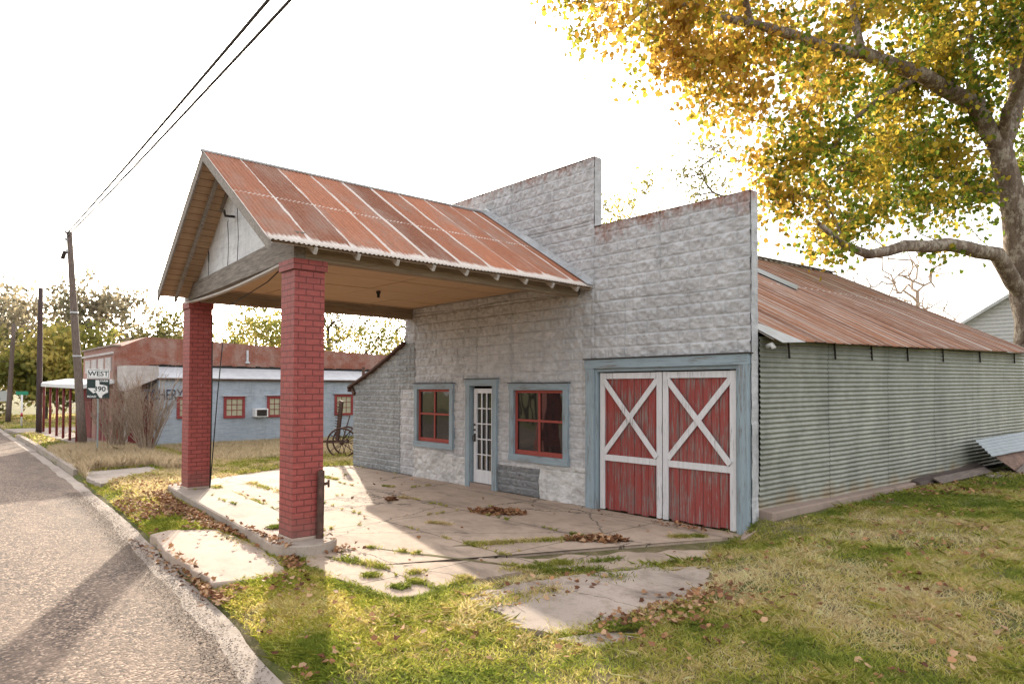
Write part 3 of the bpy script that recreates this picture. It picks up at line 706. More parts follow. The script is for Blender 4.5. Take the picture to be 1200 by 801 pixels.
# ---- windows, door, garage door
def casing(x0, x1, z0, z1, w, parent, sill=True, top_only=False):
    mb = MB(); y0, y1 = -.075, .09
    mb.box(x0-w, x0, y0, y1, z0-(w if sill else 0), z1+w, 0); mb.box(x1, x1+w, y0, y1, z0-(w if sill else 0), z1+w, 0)
    mb.box(x0-w-.02, x1+w+.02, y0-.004, y1-.003, z1+.001, z1+w+.004, 1)
    if sill: mb.box(x0-w-.01, x1+w+.01, y0-.012, y1-.003, z0-w-.004, z0-.001, 1)
    mb.box(x0-w-.03, x1+w+.03, y0-.03, .0, z1+w+.005, z1+w+.02, 2)
    return part(mb, 'casing', [M['blue_trim'], M['blue_trim_x'], M['darkiron']], parent, .004)
def local(o): o.location = (0, 0, 0)
def window(x0, x1, z0, z1):
    base = MB(); t = .055; w = .06
    base.box(x0, x1, -.015, .015, z0, z0+.09); base.box(x0, x1, -.015, .015, z1-t, z1); base.box(x0, x0+t, -.015, .015, z0+.091, z1-t-.001); base.box(x1-t, x1, -.015, .015, z0+.091, z1-t-.001)
    xm = (x0+x1)/2; zm = (z0+z1)/2+.04
    base.box(xm-.022, xm+.022, -.011, .013, z0+.091, z1-t-.001); base.box(x0+t+.001, xm-.023, -.010, .012, zm-.022, zm+.022); base.box(xm+.023, x1-t-.001, -.010, .012, zm-.022, zm+.022)
    wo = part(base, 'window', M['red_sash'], STN, .003)
    c = casing(x0, x1, z0, z1, .13, wo); local(c); c.name = 'window_casing'
    g = MB(); g.box(x0+.02, x1-.02, .016, .022, z0+.02, z1-.02); p = part(g, 'window_pane', M['glass'], wo); local(p)
    return wo
w1 = window(-8.72, -7.40, .88, 2.12); w1['label'] = 'narrower red framed window left of the glazed door'
w2 = window(-5.20, -3.80, .82, 2.11); w2['label'] = 'red framed window nearest the garage doors'
mb = MB(); x0, x1 = -6.62, -5.92
st = .1; mb.box(x0, x0+st, .03, .07, .10, 2.14); mb.box(x1-st, x1, .03, .07, .10, 2.14); mb.box(x0+st, x1-st, .031, .069, .10, .38); mb.box(x0+st, x1-st, .031, .069, 2.04, 2.14)
gx = np.linspace(x0+st, x1-st, 4); gz = np.linspace(.38, 2.04, 6)
for g in gx[1:-1]: mb.box(g-.012, g+.012, .032, .062, .381, 2.039)
for g in gz[1:-1]: mb.box(x0+st+.001, x1-st-.001, .034, .060, g-.012, g+.012)
door = part(mb, 'entry_door', M['white_door'], STN, .003)
mb = MB(); mb.box(x0+.05, x1-.05, .071, .078, .3, 2.1); p = part(mb, 'door_pane', M['glass'], door); local(p)
mb = MB(); mb.box(x0+.03, x0+.075, .012, .03, .98, 1.16); mb.tube([(x0+.052, .02, 1.12), (x0+.052, -.03, 1.11), (x0+.052, -.035, 1.02), (x0+.052, .01, 1.0)], .009, 8); mb.bar((x0+.052, .0, 1.12), (x0+.052, .02, 1.12), .02, .02)
p = part(mb, 'door_handle', M['darkiron'], door); local(p)
for zz in (1.35, 1.24): mb = MB(); mb.tube([(x0+.052, .03, zz), (x0+.052, .005, zz)], .022, 12); p = part(mb, 'door_lock', M['darkiron'], door); local(p)
c = casing(-6.66, -5.88, 0, 2.2, .14, door, False); local(c); c.name = 'door_casing'
mb = MB(); mb.box(-6.64, -5.9, -.06, .1, -.01, .09); part(mb, 'door_sill', M['foot'], STN, .006)
# garage frame
mb = MB()
mb.box(-3.20, -3.0, -.10, .06, 0, 2.50, 0); mb.box(-3.0, -2.95, -.06, .10, 0, 2.50, 0); mb.box(-.155, -.005, -.10, .06, .0, 2.50, 0); mb.box(-.21, -.155, -.06, .10, 0, 2.5, 0)
mb.box(-3.22, .0, -.105, .07, 2.50, 2.66, 1); mb.box(-3.24, .03, -.13, .02, 2.661, 2.68, 2); mb.box(-2.95, -.21, -.055, .1, 2.44, 2.499, 1)
part(mb, 'garage_frame', [M['blue_trim'], M['blue_trim_x'], M['darkiron']], STN, .005)
def leaf(x0, x1, seed, label):
    rng = random.Random(seed); z0, z1 = .015, 2.42; mb = MB(); n = 9; w = (x1-x0)/n
    for i in range(n):
        a = x0+i*w; d = rng.uniform(-.005, .005); mb.box(a+.004, a+w-.004, .02+d, .045+d, z0+rng.uniform(-.01, .02), z1-.02)
    o = part(mb, 'garage_door', M['red_plank' if seed == 1 else 'red_plank_worn'], STN, .003); o['label'] = label
    t = MB(); s = .105; y0 = -.012; y1 = .013; zm = .98
    t.box(x0, x0+s, y0, y1, z0, z1); t.box(x1-s, x1, y0, y1, z0, z1); t.box(x0+s+.001, x1-s-.001, y0, y1, z1-s, z1-.003); t.box(x0+s+.001, x1-s-.001, y0, y1, zm-s, zm)
    t.bar((x0+s*.9, y0+.008, zm+.03), (x1-s*.9, y0+.008, z1-s-.02), .02, .095, (0, 0, 1))
    t.bar((x0+s*.9, y0-.012, z1-s-.02), (x1-s*.9, y0-.012, zm+.03), .02, .095, (0, 0, 1))
    p = part(t, 'door_brace', M['white_trim'], o, .002); local(p)
    return o
leaf(-2.92, -1.585, 1, 'left red plank garage door leaf with white cross brace'); leaf(-1.565, -.24, 2, 'right red plank garage door leaf with more peeling paint')
# ---- lean-to roof
mb = MB(); a = (-9.30, 3.24); b = (-12.12, 2.14)
pts = []
for i in range(9):
    t = i/8; x = a[0]+(b[0]-a[0])*t; z = a[1]+(b[1]-a[1])*t-.05*math.sin(t*math.pi); pts.append((x, z))
for (xa, za), (xb, zb) in zip(pts[:-1], pts[1:]):
    mb.hexa([(xb, -.14, zb), (xa, -.14, za), (xa, 5, za), (xb, 5, zb), (xb, -.14, zb+.05), (xa, -.14, za+.05), (xa, 5, za+.05), (xb, 5, zb+.05)])
mb.bar((-12.1, -.12, 2.1), (-12.1, 5, 2.1), .05, .12); mb.bar((-11.99, -.05, 2.12), (-11.85, -.05, 1.98), .06, .1)
part(mb, 'lean_to_roof', M['rust'])
# ---- canopy
YR, YL = -5.50, -5.13           # pillar front faces (the canopy is slightly skewed)
def yfront(x): return YR+(YL-YR)*(x+3.42)/(-9.6+3.42)
def pillar(cx, cy, z1, s, label):
    mb = MB(); h = s/2
    def ring_box(hw, za, zb):
        c = [(cx-hw, cy-hw), (cx+hw, cy-hw), (cx+hw, cy+hw), (cx-hw, cy+hw)]; u0 = [0, 2*hw, 4*hw, 6*hw]
        for i in range(4):
            p, q = c[i], c[(i+1) % 4]
            mb.add([(p[0], p[1], za), (q[0], q[1], za), (q[0], q[1], zb), (p[0], p[1], zb)], [(0, 1, 2, 3)], 0, [[(u0[i]+.03*i, za), (u0[i]+2*hw+.03*i, za), (u0[i]+2*hw+.03*i, zb), (u0[i]+.03*i, zb)]])
        mb.add([(x, y, zb) for x, y in c]+[(x, y, za) for x, y in c], [(0, 1, 2, 3), (7, 6, 5, 4)])
    ring_box(h, ISLTOP+.03, z1-.139); ring_box(h+.028, z1-.1388, z1)
    o = part(mb, 'pillar', M['brick'], STN, .004); o['label'] = label
    m2 = MB(); m2.box(cx-h-.012, cx+h+.012, cy-h-.012, cy+h+.012, ISLTOP-.02, ISLTOP+.032); p = part(m2, 'pillar_base', M['pad'], o, .01); local(p)
PZ = 3.84
pillar(-3.625, -5.29, PZ, .425, 'near red brick pillar with a rusty pipe against its foot')
pillar(-9.385, -4.92, PZ+.021, .425, 'far red brick pillar with black cables hanging beside it')
mb = MB(); mb.hexa([(-9.22, -4.95, PZ), (-9.02, -4.95, PZ), (-9.02, -.02, PZ), (-9.22, -.02, PZ), (-9.22, -4.95, 4.17), (-9.02, -4.95, 4.17), (-9.02, -.02, 4.17), (-9.22, -.02, 4.17)])
part(mb, 'canopy_beam', M['beam_y'], STN, .006)
mb = MB(); mb.box(-3.60, -3.41, -5.44, -.05, PZ+.002, 4.17); part(mb, 'canopy_beam', M['beam_y'], STN, .006)
mb = MB()
mb.hexa([(-9.55, yfront(-9.55)+.0, PZ+.02), (-3.40, yfront(-3.40)-.02, PZ+.002), (-3.40, yfront(-3.40)+.14, PZ+.002), (-9.55, yfront(-9.55)+.16, PZ+.02),
         (-9.55, yfront(-9.55)+.0, 4.16), (-3.40, yfront(-3.40)-.02, 4.20), (-3.40, yfront(-3.40)+.14, 4.20), (-9.55, yfront(-9.55)+.16, 4.16)])
part(mb, 'front_beam', M['beam'], STN, .006)
mb = MB()      # thin trim strip that sags below the front beam
N = 16
for i in range(N):
    t0, t1 = i/N, (i+1)/N; xa = -9.5+5.9*t0; xb = -9.5+5.9*t1; sg = lambda t: PZ+.02-.035-.07*math.sin(t*math.pi)
    mb.hexa([(xa, yfront(xa)-.02, sg(t0)), (xb, yfront(xb)-.02, sg(t1)), (xb, yfront(xb)+.05, sg(t1)), (xa, yfront(xa)+.05, sg(t0)), (xa, yfront(xa)-.02, sg(t0)+.03), (xb, yfront(xb)-.02, sg(t1)+.03), (xb, yfront(xb)+.05, sg(t1)+.03), (xa, yfront(xa)+.05, sg(t0)+.03)])
part(mb, 'beam_trim', M['tail'])
# ceiling with panel joints
mb = MB(); cz = 4.10
gx = [-9.02, -7.9, -6.75, -5.6, -4.5, -3.6]; gy = [-4.98, -3.75, -2.5, -1.25, -.02]
for i in range(5):
    for j in range(4):
        mb.box(gx[i]+.011, gx[i+1]-.011, gy[j]+.011, gy[j+1]-.011, cz+random.Random(i*7+j).uniform(0, .008), cz+.02)
mb.box(-9.0, -3.62, -5.1, -.03, cz+.021, cz+.03, 1)
part(mb, 'canopy_ceiling', [M['ceiling'], M['dark']])
for a_, b_ in ((-3.64, -3.602), (-9.018, -8.98)): mb = MB(); mb.box(a_, b_, -4.9, -.03, 4.03, cz); part(mb, 'ceiling_batten', M['beam_y'])
mb = MB(); mb.tube([(-6.92, -2.2, 4.10), (-6.92, -2.2, 4.05)], .045, 12); mb.tube([(-6.92, -2.2, 4.05), (-6.92, -2.2, 3.97)], .028, 12); part(mb, 'lamp_socket', M['darkiron'])
# roof planes
RX, RZ = -6.17, 5.90; EX_R, EZ_R = -3.08, 3.985; EX_L, EZ_L = -9.27, 3.96
FR, FA, FL = -6.0, -5.85, -5.72
rib_roof('canopy_roof', (EX_R, FR, EZ_R), (EX_R, -.04, EZ_R), (RX, FA, RZ), (RX, -.04, RZ+.01), M['canopy_roof'], .0676, .0085, STN, 620, 30, 8, O45, False, .012)
rib_roof('canopy_roof', (RX, FA, RZ), (RX, -.04, RZ+.01), (EX_L, FL, EZ_L), (EX_L, -.04, EZ_L), M['canopy_roof'], .0676, .0085, STN, 620, 30, 9, O45, False, 0)
mb = MB(); mb.tube([(RX, FA-.02, RZ+.012), (RX, -.02, RZ+.022)], .03, 8); mb.bar((RX, -.18, RZ+.02), (RX, -.03, RZ+.05), .06, .05); part(mb, 'ridge_cap', M['galv'])
for i in range(2):
    mb = MB(); sx = -1 if i else 1; ex = EX_R if i == 0 else EX_L
    p0 = Vector((RX, -.16, RZ+.03)); p1 = Vector((ex, -.16, EZ_R+.03)); q = Vector((0, .13, .0)); n = Vector((0, 0, .012))
    up = Vector((0, 0, .10))
    mb.hexa([p0, p1, p1+q, p0+q, p0+n, p1+n, p1+q+n, p0+q+n]); mb.hexa([p0+q*.99, p1+q*.99, p1+q, p0+q, p0+q*.99+up, p1+q*.99+up, p1+q+up, p0+q+up])
    part(mb, 'roof_flashing', M['galv'])
# soffit boards beneath each slope (seen under the front overhang), rafters tails
def soff(ex, ez, name):
    mb = MB(); fy = FR if ex > -6 else FL
    d = .075
    mb.add([(RX, FA+.04, RZ-d), (ex, fy+.04, ez-d+.03), (ex, -.05, ez-d+.03), (RX, -.05, RZ-d)], [(0, 1, 2, 3)], 0)
    mb.add([(RX, FA+.04, RZ-d+.02), (RX, -.05, RZ-d+.02), (ex, -.05, ez-d+.05), (ex, fy+.04, ez-d+.05)], [(0, 1, 2, 3)], 0)
    part(mb, name, M['soffit'])
soff(EX_R-.02, EZ_R, 'soffit'); soff(EX_L+.02, EZ_L, 'soffit')
for i in range(2):      # barge boards
    ex, ez, fy = ((EX_R, EZ_R, FR), (EX_L, EZ_L, FL))[i]; mb = MB()
    a = Vector((RX, FA+.01, RZ-.10)); b = Vector((ex, fy+.01, ez-.10)); 
    mb.hexa([a+Vector((0, 0, -.06)), b+Vector((0, 0, -.06)), b+Vector((0, .035, -.06)), a+Vector((0, .035, -.06)), a+Vector((0, 0, .085)), b+Vector((0, 0, .085)), b+Vector((0, .035, .085)), a+Vector((0, .035, .085))])
    if i: 
        a2 = a+Vector((.03, .28, -.03)); b2 = b+Vector((.10, .28, -.03))
        mb.hexa([a2+Vector((0, 0, -.03)), b2+Vector((0, 0, -.03)), b2+Vector((0, .05, -.03)), a2+Vector((0, .05, -.03)), a2+Vector((0, 0, .05)), b2+Vector((0, 0, .05)), b2+Vector((0, .05, .05)), a2+Vector((0, .05, .05))])
    part(mb, 'barge_board', M['barge'], STN, .004)
for i in range(9):
    y = -5.35+i*.62; mb = MB()
    mb.bar((-3.55, y, 4.20), (EX_R-.03, y, 3.905), .045, .09); part(mb, 'rafter_tail', M['tail'], STN, .003)
mb = MB()     # gable wall
g0 = Vector((-9.05, yfront(-9.05)+.07, 4.165)); g1 = Vector((-3.50, yfront(-3.5)+.07, 4.20)); ap = Vector((RX, yfront(RX)+.07, 5.80)); q = Vector((0, .03, 0))
mb.add([g0, g1, ap, g0+q, g1+q, ap+q], [(0, 1, 2), (5, 4, 3), (0, 3, 4, 1), (1, 4, 5, 2), (2, 5, 3, 0)])
gw = part(mb, 'gable_wall', M['gable'])
mb = MB()
mb.bar(g0+Vector((.0, -.02, .03)), ap+Vector((0, -.02, -.03)), .03, .07, (0, 1, 0)); mb.bar(g1+Vector((0, -.02, .0)), ap+Vector((0, -.02, -.03)), .03, .07, (0, 1, 0))
mb.bar(g0+Vector((0, -.02, .01)), g1+Vector((0, -.02, .01)), .03, .03)
p = part(mb, 'gable_trim', M['beam'], gw); local(p)
for xx, zt in ((-6.75, 5.35), (-6.2, 5.7), (-8.0, 4.8)):
    mb = MB(); yy = yfront(xx)+.065
    mb.tube([(xx, yy, 4.22), (xx+.04, yy, 4.6), (xx-.03, yy, (zt+4.6)/2), (xx+.01, yy, zt-.35)], .005, 6); p = part(mb, 'panel_crack', M['dark'], gw); local(p)
mb = MB(); mb.tube([(-6.35, yfront(-6.3)+.06, 4.98), (-6.35, yfront(-6.3)-.09, 4.97), (-6.3, yfront(-6.3)-.13, 5.05)], .022, 8); mb.tube([(-6.35, yfront(-6.3)-.02, 4.98), (-6.15, yfront(-6.3)-.1, 4.93)], .012, 8)
p = part(mb, 'lamp_bracket', M['darkiron'], gw); local(p)
# bits hanging from / leaning on the station
mb = MB(); mb.tube([(-9.0, -4.76, 3.58), (-9.0, -4.75, 2.0), (-9.02, -4.76, .14)], .012, 6); mb.tube([(-9.0, -4.76, 3.55), (-9.0, -4.56, 3.52), (-8.99, -4.52, 3.45), (-9.0, -4.64, 2.0), (-9.0, -4.76, .2)], .011, 6)
mb.tube([(-9.0, -4.76, 3.58), (-7.2, -4.9, 3.70), (-5.6, -5.0, 3.83), (-4.2, -5.1, 4.09)], .010, 6)
tag(mb.build('cable', M['cable'], origin=(-9, -4.76, .13)), 'black cables hanging down beside the far brick pillar', 'cable')
mb = MB(); mb.tube([(-3.36, -5.14, .10), (-3.36, -5.14, .14), (-3.36, -5.13, 1.02), (-3.36, -5.13, 1.04)], [.05, .05, .048, .02], 14); mb.bar((-3.34, -5.10, .85), (-3.34, -5.03, .86), .03, .04); mb.tube([(-3.34, -5.03, .90), (-3.34, -5.03, .80)], .015, 8)
tag(mb.build('guard_pipe', M['rust'], origin=(-3.36, -5.14, .13)), 'rusty steel pipe standing against the foot of the near brick pillar', 'pipe')
mb = MB(); mb.tube([(-4.42+.13*math.cos(t), -5.33+.13*math.sin(t), .134) for t in np.linspace(0, 2*math.pi, 24)], .011, 6, cap=False); mb.tube([(-4.42, -5.33, .10), (-4.42, -5.33, .136)], .10, 20)
tag(mb.build('manhole_ring', M['rust'], origin=(-4.42, -5.33, .13)), 'round iron fill cap set in the island beside the near pillar', 'cover')
# ------------------------------------------------------------------ trees
def leaf_shape(kind):
    if kind == 'syc':
        a = [(0, 0), (.34, .0), (.40, .26), (.55, .50), (.30, .66), (.04, .98), (-.26, .70), (-.50, .42), (-.40, .22), (-.28, -.04)]
    else: a = [(0, 0), (.30, .35), (.2, .8), (0, 1), (-.24, .7), (-.28, .3)]
    return np.array(a)
def leaves_mesh(name, pts, size, cols, rng, kind, mat, parent, droop=.3, flat=0.0):
    S = leaf_shape(kind); n = len(pts); k = len(S)
    nrm = rng.normal(size=(n, 3)); nrm[:, 2] = np.abs(nrm[:, 2])*.7+flat*3; nrm /= np.linalg.norm(nrm, axis=1)[:, None]
    t = rng.normal(size=(n, 3)); t[:, 2] -= droop; t -= nrm*(t*nrm).sum(1)[:, None]; t /= np.linalg.norm(t, axis=1)[:, None]
    b = np.cross(nrm, t); sz = size*rng.uniform(.6, 1.25, n)
    curl = rng.uniform(-.45, .75, n)
    V = pts[:, None]+sz[:, None, None]*(S[None, :, 1, None]*t[:, None]+S[None, :, 0, None]*b[:, None]+(curl[:, None]*(S[None, :, 0]**2*2))[..., None]*nrm[:, None])
    return npmesh(name, V.reshape(-1, 3), k, mat, cols, parent)
def tree(name, base, trunk, lobes, nclus, per, lsize, colfn, label, cat='tree', group=None, seed=1, bark='bark', kind='oval', rbase=.2, limbs=(), clr=.6, lmat='leaf_bg', rtip=.012, mind=0.0, gap=None, leaves=True, pp=2.2):
    """space-filling skeleton: trunk + limbs hard laid, twigs attach to the nearest node"""
    rng = np.random.default_rng(seed); base = np.array(base, float)
    nodes = []; par = []; fixr = []
    def chain(P, start, r0=None, r1=None):
        prev = start; P = [np.array(p, float) for p in P]
        for i, p in enumerate(P):
            a = nodes[prev] if prev >= 0 else p
            m = max(1, int(np.linalg.norm(p-a)/.6))
            for j in range(1, m+1):
                q = a+(p-a)*j/m+(rng.normal(size=3)*.02*np.linalg.norm(p-a) if j < m else 0)
                nodes.append(q); par.append(prev); t = (i+j/m)/len(P); fixr.append(r0+(r1-r0)*t if r0 else 0); prev = len(nodes)-1
        return prev
    nodes.append(np.array(trunk[0], float)); par.append(-1); fixr.append(rbase)
    chain(trunk[1:], 0, rbase*.95, rbase*.55)
    for L, r0, r1 in limbs:
        A = np.array(nodes); s = int(np.argmin(np.linalg.norm(A-np.array(L[0]), axis=1))); chain(L[1:], s, r0, r1)
    cl = []
    w = np.array([l[3]**2 if len(l) == 4 else l[3]*l[5] for l in lobes], float); w /= w.sum()
    for _ in range(nclus):
        l = lobes[rng.choice(len(lobes), p=w)]; rr = (l[3], l[3], l[3]) if len(l) == 4 else l[3:6]
        d = rng.normal(size=3); d /= np.linalg.norm(d); f = rng.uniform(.25, 1)**.55
        cl.append(np.array(l[:3])+d*f*np.array(rr))
    cl = np.array(cl); A0 = np.array(nodes)
    dist = np.array([np.min(np.linalg.norm(A0-c, axis=1)) for c in cl]); order = np.argsort(dist)
    for ci in order:
        c = cl[ci]; A = np.array(nodes); dd = A-c; D = np.linalg.norm(dd, axis=1)+.25*np.maximum(0, dd[:, 2]); s = int(np.argmin(D))
        if D[s] < .15: continue
        a = nodes[s]; L = np.linalg.norm(c-a); m = max(1, int(L/.55)); prev = s
        bend = rng.normal(size=3)*.12*L; bend[2] += .08*L
        for j in range(1, m+1):
            t = j/m; q = a+(c-a)*t+bend*math.sin(t*math.pi)*.6+rng.normal(size=3)*.03
            nodes.append(q); par.append(prev); fixr.append(0); prev = len(nodes)-1
    N = len(nodes); acc = np.zeros(N); child = [[] for _ in range(N)]
    for i in range(N-1, 0, -1):
        if acc[i] == 0: acc[i] = rtip**pp
        acc[par[i]] += acc[i]; child[par[i]].append(i)
    rad = acc**(1/pp); fx = np.array(fixr); rad = np.where(fx > 0, np.maximum(fx, 0), np.minimum(rad, np.maximum(rbase*.45, .02)))
    for i in range(1, N):
        if fx[i] == 0: rad[i] = min(rad[i], rad[par[i]]*.93)
    # strips
    root = empty(name, tuple(base), label, cat, group)
    tm = MB(); bm_ = MB(); started = set()
    stack = [(0, -1)]
    while stack:
        i, pr = stack.pop(); seq = [i] if pr < 0 else [pr, i]; cur = i
        while child[cur]:
            ch = sorted(child[cur], key=lambda c: (-int(fx[c] > 0), -rad[c])); nx = ch[0]
            for o in ch[1:]: stack.append((o, cur))
            seq.append(nx); cur = nx
        if len(seq) < 2: continue
        big = pr < 0
        rr = [float(rad[k]) for k in seq]
        if pr >= 0: rr[0] = rr[1]*1.05
        nn = 14 if big and rbase > .3 else (10 if rr[0] > .12 else (6 if rr[0] > .04 else 4))
        if big and rbase > .3: rr[0] *= 1.35
        (tm if big else bm_).tube([nodes[k]-base for k in seq], rr, nn, cap=False)
    tm.build('trunk', M[bark], root)
    if bm_.f: bm_.build('limbs', M[bark], root)
    if leaves:
        P = []; 
        for c in cl: P.append(c+rng.normal(size=(per, 3))*clr*np.array([.55, .55, .42])*rng.uniform(.6, 1.3))
        P = np.concatenate(P)
        if gap is not None: P = P[gap(P)]
        cols = colfn(P, rng); leaves_mesh('crown', P-base, lsize, cols, rng, kind, M[lmat], root)
    return root
def col_mix(stops, scale, seed, jit=.25):
    stops = np.array(stops)
    def fn(P, rng, bias=None):
        t = fbm((P[:, 0]+P[:, 1])*scale, P[:, 2]*scale+P[:, 1]*scale*.7, 3, seed)
        t = np.clip((t-.5)*2.6+.5+rng.normal(size=len(P))*jit, 0, .999)*(len(stops)-1)
        if bias is not None: t = np.clip(t+bias(P)*(len(stops)-1), 0, len(stops)-1.001)
        i = t.astype(int); f = (t-i)[:, None]
        return (stops[i]*(1-f)+stops[i+1]*f)*rng.uniform(.7, 1.25, (len(P), 1))
    return fn
def sycamore():
    green, olive, yel, org = (.12, .17, .022), (.27, .26, .035), (.47, .34, .045), (.46, .27, .05)
    base_fn = col_mix([green, olive, yel, yel, org], .9, 3, .42)
    C2 = np.array([.66, .75])
    def cf(P, rng):
        sx = (P[:, :2]-np.array([0, 16.]))@C2        # distance along the crown away from the trunk
        return base_fn(P, rng, lambda P: np.clip(-sx*.066-.56+ (P[:, 2]-10)*.015, -.6, .25))
    trunk = [(.15, 16.1, .15), (.19, 16.05, 1.82), (.15, 15.95, 3.62), (.04, 15.76, 5.66), (-.08, 15.41, 7.43), (-.33, 14.92, 9.31)]
    limbs = [
     ([(-.33, 14.92, 9.31), (-.76, 13.94, 10.57), (-1.53, 12.14, 11.09), (-2.4, 10.23, 11.42), (-3.21, 8.41, 11.5), (-3.8, 6.83, 11.56), (-4.33, 5.32, 11.66), (-4.81, 3.88, 11.38)], .27, .04),
     ([(-.33, 14.92, 9.31), (-.1, 15.88, 11.17), (-.22, 16.3, 12.94), (-.53, 16.32, 14.97), (-.32, 16.48, 17.66)], .27, .08),
     ([(-.44, 14.78, 9.4), (-.9, 14.67, 11.08), (-1.11, 14.69, 12.47), (-1.03, 14.91, 13.17)], .22, .12),
     ([(.04, 15.76, 5.3), (-.3, 14.3, 6.09), (-.99, 12.31, 6.2), (-1.55, 10.77, 6.03), (-1.95, 9.41, 5.67), (-2.19, 8.53, 5.81), (-2.44, 7.64, 6.27)], .25, .06),
     ([(-1.53, 12.14, 11.09), (-2.03, 10.99, 10.38), (-2.5, 9.88, 9.5), (-2.77, 9.16, 8.58)], .09, .04),
     ([(-3.8, 6.83, 11.56), (-3.86, 6.12, 12.81), (-4.16, 5.44, 14.17)], .10, .04),
     ([(-2.4, 10.23, 11.42), (-2.71, 10.45, 12.86), (-2.93, 10.44, 14.67)], .13, .05),
     ([(-.08, 15.41, 7.43), (-1.24, 15.72, 8.65), (-2.47, 15.83, 9.23), (-3.98, 15.62, 9.25)], .14, .05),
     ([(-.1, 15.88, 11.17), (.96, 18.06, 13.37), (2.14, 20.13, 14.73), (3.39, 22.25, 16.15)], .2, .05),
     ([(-.33, 14.92, 9.31), (.6, 13.4, 11.0), (1.6, 11.8, 12.4)], .16, .05)]
    L = [(-5.63, 2.66, 10.96, .9), (-5.0, 4.1, 11.3, 1.2), (-5.07, 4.22, 10.45, .9), (-4.6, 5.0, 12.4, 1.5), (-4.35, 5.34, 10.6, 1.2), (-4.21, 6.28, 9.9, 1.2),
         (-3.9, 7.4, 12.7, 1.7), (-3.73, 7.56, 10.5, 1.5), (-2.9, 8.6, 9.6, 1.3), (-3.16, 10.4, 12.3, 1.9), (-2.39, 12.04, 12.1, 2.0), (-3.6, 7.8, 8.9, 1.0), (-3.32, 8.3, 7.5, 1.0), (-4.0, 8.2, 6.7, .9),
         (-2.84, 10.13, 8.7, 1.5), (-2.7, 10.33, 7.5, 1.2), (-2.9, 9.4, 6.6, 1.0), (-2.1, 12.5, 8.7, 1.6), (-2.1, 13.9, 10.6, 1.9), (-1.7, 14.3, 12.6, 2.1), (-.85, 15.25, 13.6, 2.2), (-1.5, 16.5, 9.2, 1.8), (-1.0, 14.2, 7.5, .8), (-1.2, 12.6, 7.3, .9),
         (.67, 18.5, 13, 2.4), (.8, 18.8, 9.2, 2.0), (1.62, 19.48, 15.6, 2.3), (-3.0, 11.2, 15.0, 2.0), (-1.35, 13.1, 15.6, 2.3), (-4.42, 6.65, 14.4, 1.6), (.07, 16.18, 17, 2.4), (1.6, 12, 12.4, 1.8), (3.2, 21.8, 15.5, 2.0), (-3.5, 15.5, 9.6, 1.6), (-2.3, 8.2, 6.0, .5), (-1.2, 12.0, 5.9, .35)]
    tree('sycamore_tree', (.15, 16.1, .1), trunk, L, 740, 74, .14, cf, 'large sycamore with golden and green leaves towering behind the corrugated shed', 'tree', seed=5, bark='bark_syc', kind='syc', rbase=.56, limbs=limbs, clr=.62, lmat='leaf', rtip=.012)
sycamore()
def simple_tree(name, x, y, h, w, cols, label, seed, dens=1.0, leaf=.24, zc=.62, group=None, bark='bark', leaves=True, nl=5, per=18, ncl=150, rtip=.014, low=.25, clr=.6, cat='tree', rb=0, pp=2.2):
    rng = np.random.default_rng(seed); lobes = []
    for i in range(nl):
        a = rng.uniform(0, 6.28); rr = w*rng.uniform(.15, .38); z = h*rng.uniform(low+.12, .86)
        lobes.append((x+math.cos(a)*w*.28, y+math.sin(a)*w*.28, z, rr, rr, rr*.8))
    lobes.append((x, y, h*.84, w*.25, w*.25, h*.14)); lobes.append((x, y, h*.5, w*.36, w*.36, h*.25))
    z0 = float(gh(x, y))
    return tree(name, (x, y, z0), [(x, y, z0), (x+.1, y, h*.25), (x-.05, y+.1, h*.5), (x, y, h*.72)], lobes, int(ncl*dens), per, leaf, col_mix(cols, .5, seed, .3), label, cat, group, seed, bark, 'oval', rb or max(.08, h*.022), (), clr, 'leaf_bg', rtip, leaves=leaves, pp=pp)
GRN = [(.06, .08, .025), (.12, .14, .04), (.22, .21, .07)]
OLV = [(.12, .125, .045), (.24, .22, .085), (.40, .34, .14)]
YEL = [(.18, .19, .05), (.35, .32, .08), (.52, .42, .12)]
GRY = [(.14, .135, .085), (.25, .22, .15), (.37, .31, .20)]
BGT = [  # x, y, h, w, palette, seed, dens, label
 (-66, -11, 9.6, 9, GRY, 11, 1.0, 'grey green tree at the far left beyond the white sign'),
 (-62, -4.5, 9.2, 8, GRY, 12, .9, 'tall thin-leaved tree behind the two dark utility poles'),
 (-56, 1.5, 9.6, 9, GRY, 13, .8, 'spreading grey tree directly behind the leaning utility pole'),
 (-58, 8.5, 8.4, 8, OLV, 14, .9, 'olive tree showing above the brick parapet peak'),
 (-60, 15.5, 9.2, 8, YEL, 15, .8, 'yellowing tree just right of the far brick pillar'),
 (-54, -8.2, 5.6, 7, OLV, 16, 1.3, 'dense bushy tree low behind the white sign'),
 (-50, -2.4, 5.2, 6.5, YEL, 17, 1.4, 'bright rounded bushy tree behind the awning posts'),
 (-66, -17, 9, 9, GRN, 18, 1.2, 'dark tree across the road at the left edge'),
]
for x, y, h, w, c, sd, dn, lb in BGT:
    simple_tree('far_tree', x, y, h*1.10, w*1.2, c, lb, sd, dn, .36, group='trees beyond the brick building', ncl=330, clr=.75, per=20, low=.12, nl=8, rtip=.02)
simple_tree('far_tree', -50, 13.0, 8.2, 7, YEL, 'small yellow tree above the brick parapet between the pillars', 21, 1.2, .26, group='trees beyond the brick building', ncl=120)
simple_tree('far_tree', -38, 17.5, 9.0, 6, OLV, 'sparse tree beside the lean-to with thin autumn leaves', 22, .8, .2, group='trees beyond the brick building', ncl=260, per=12, rtip=.028)
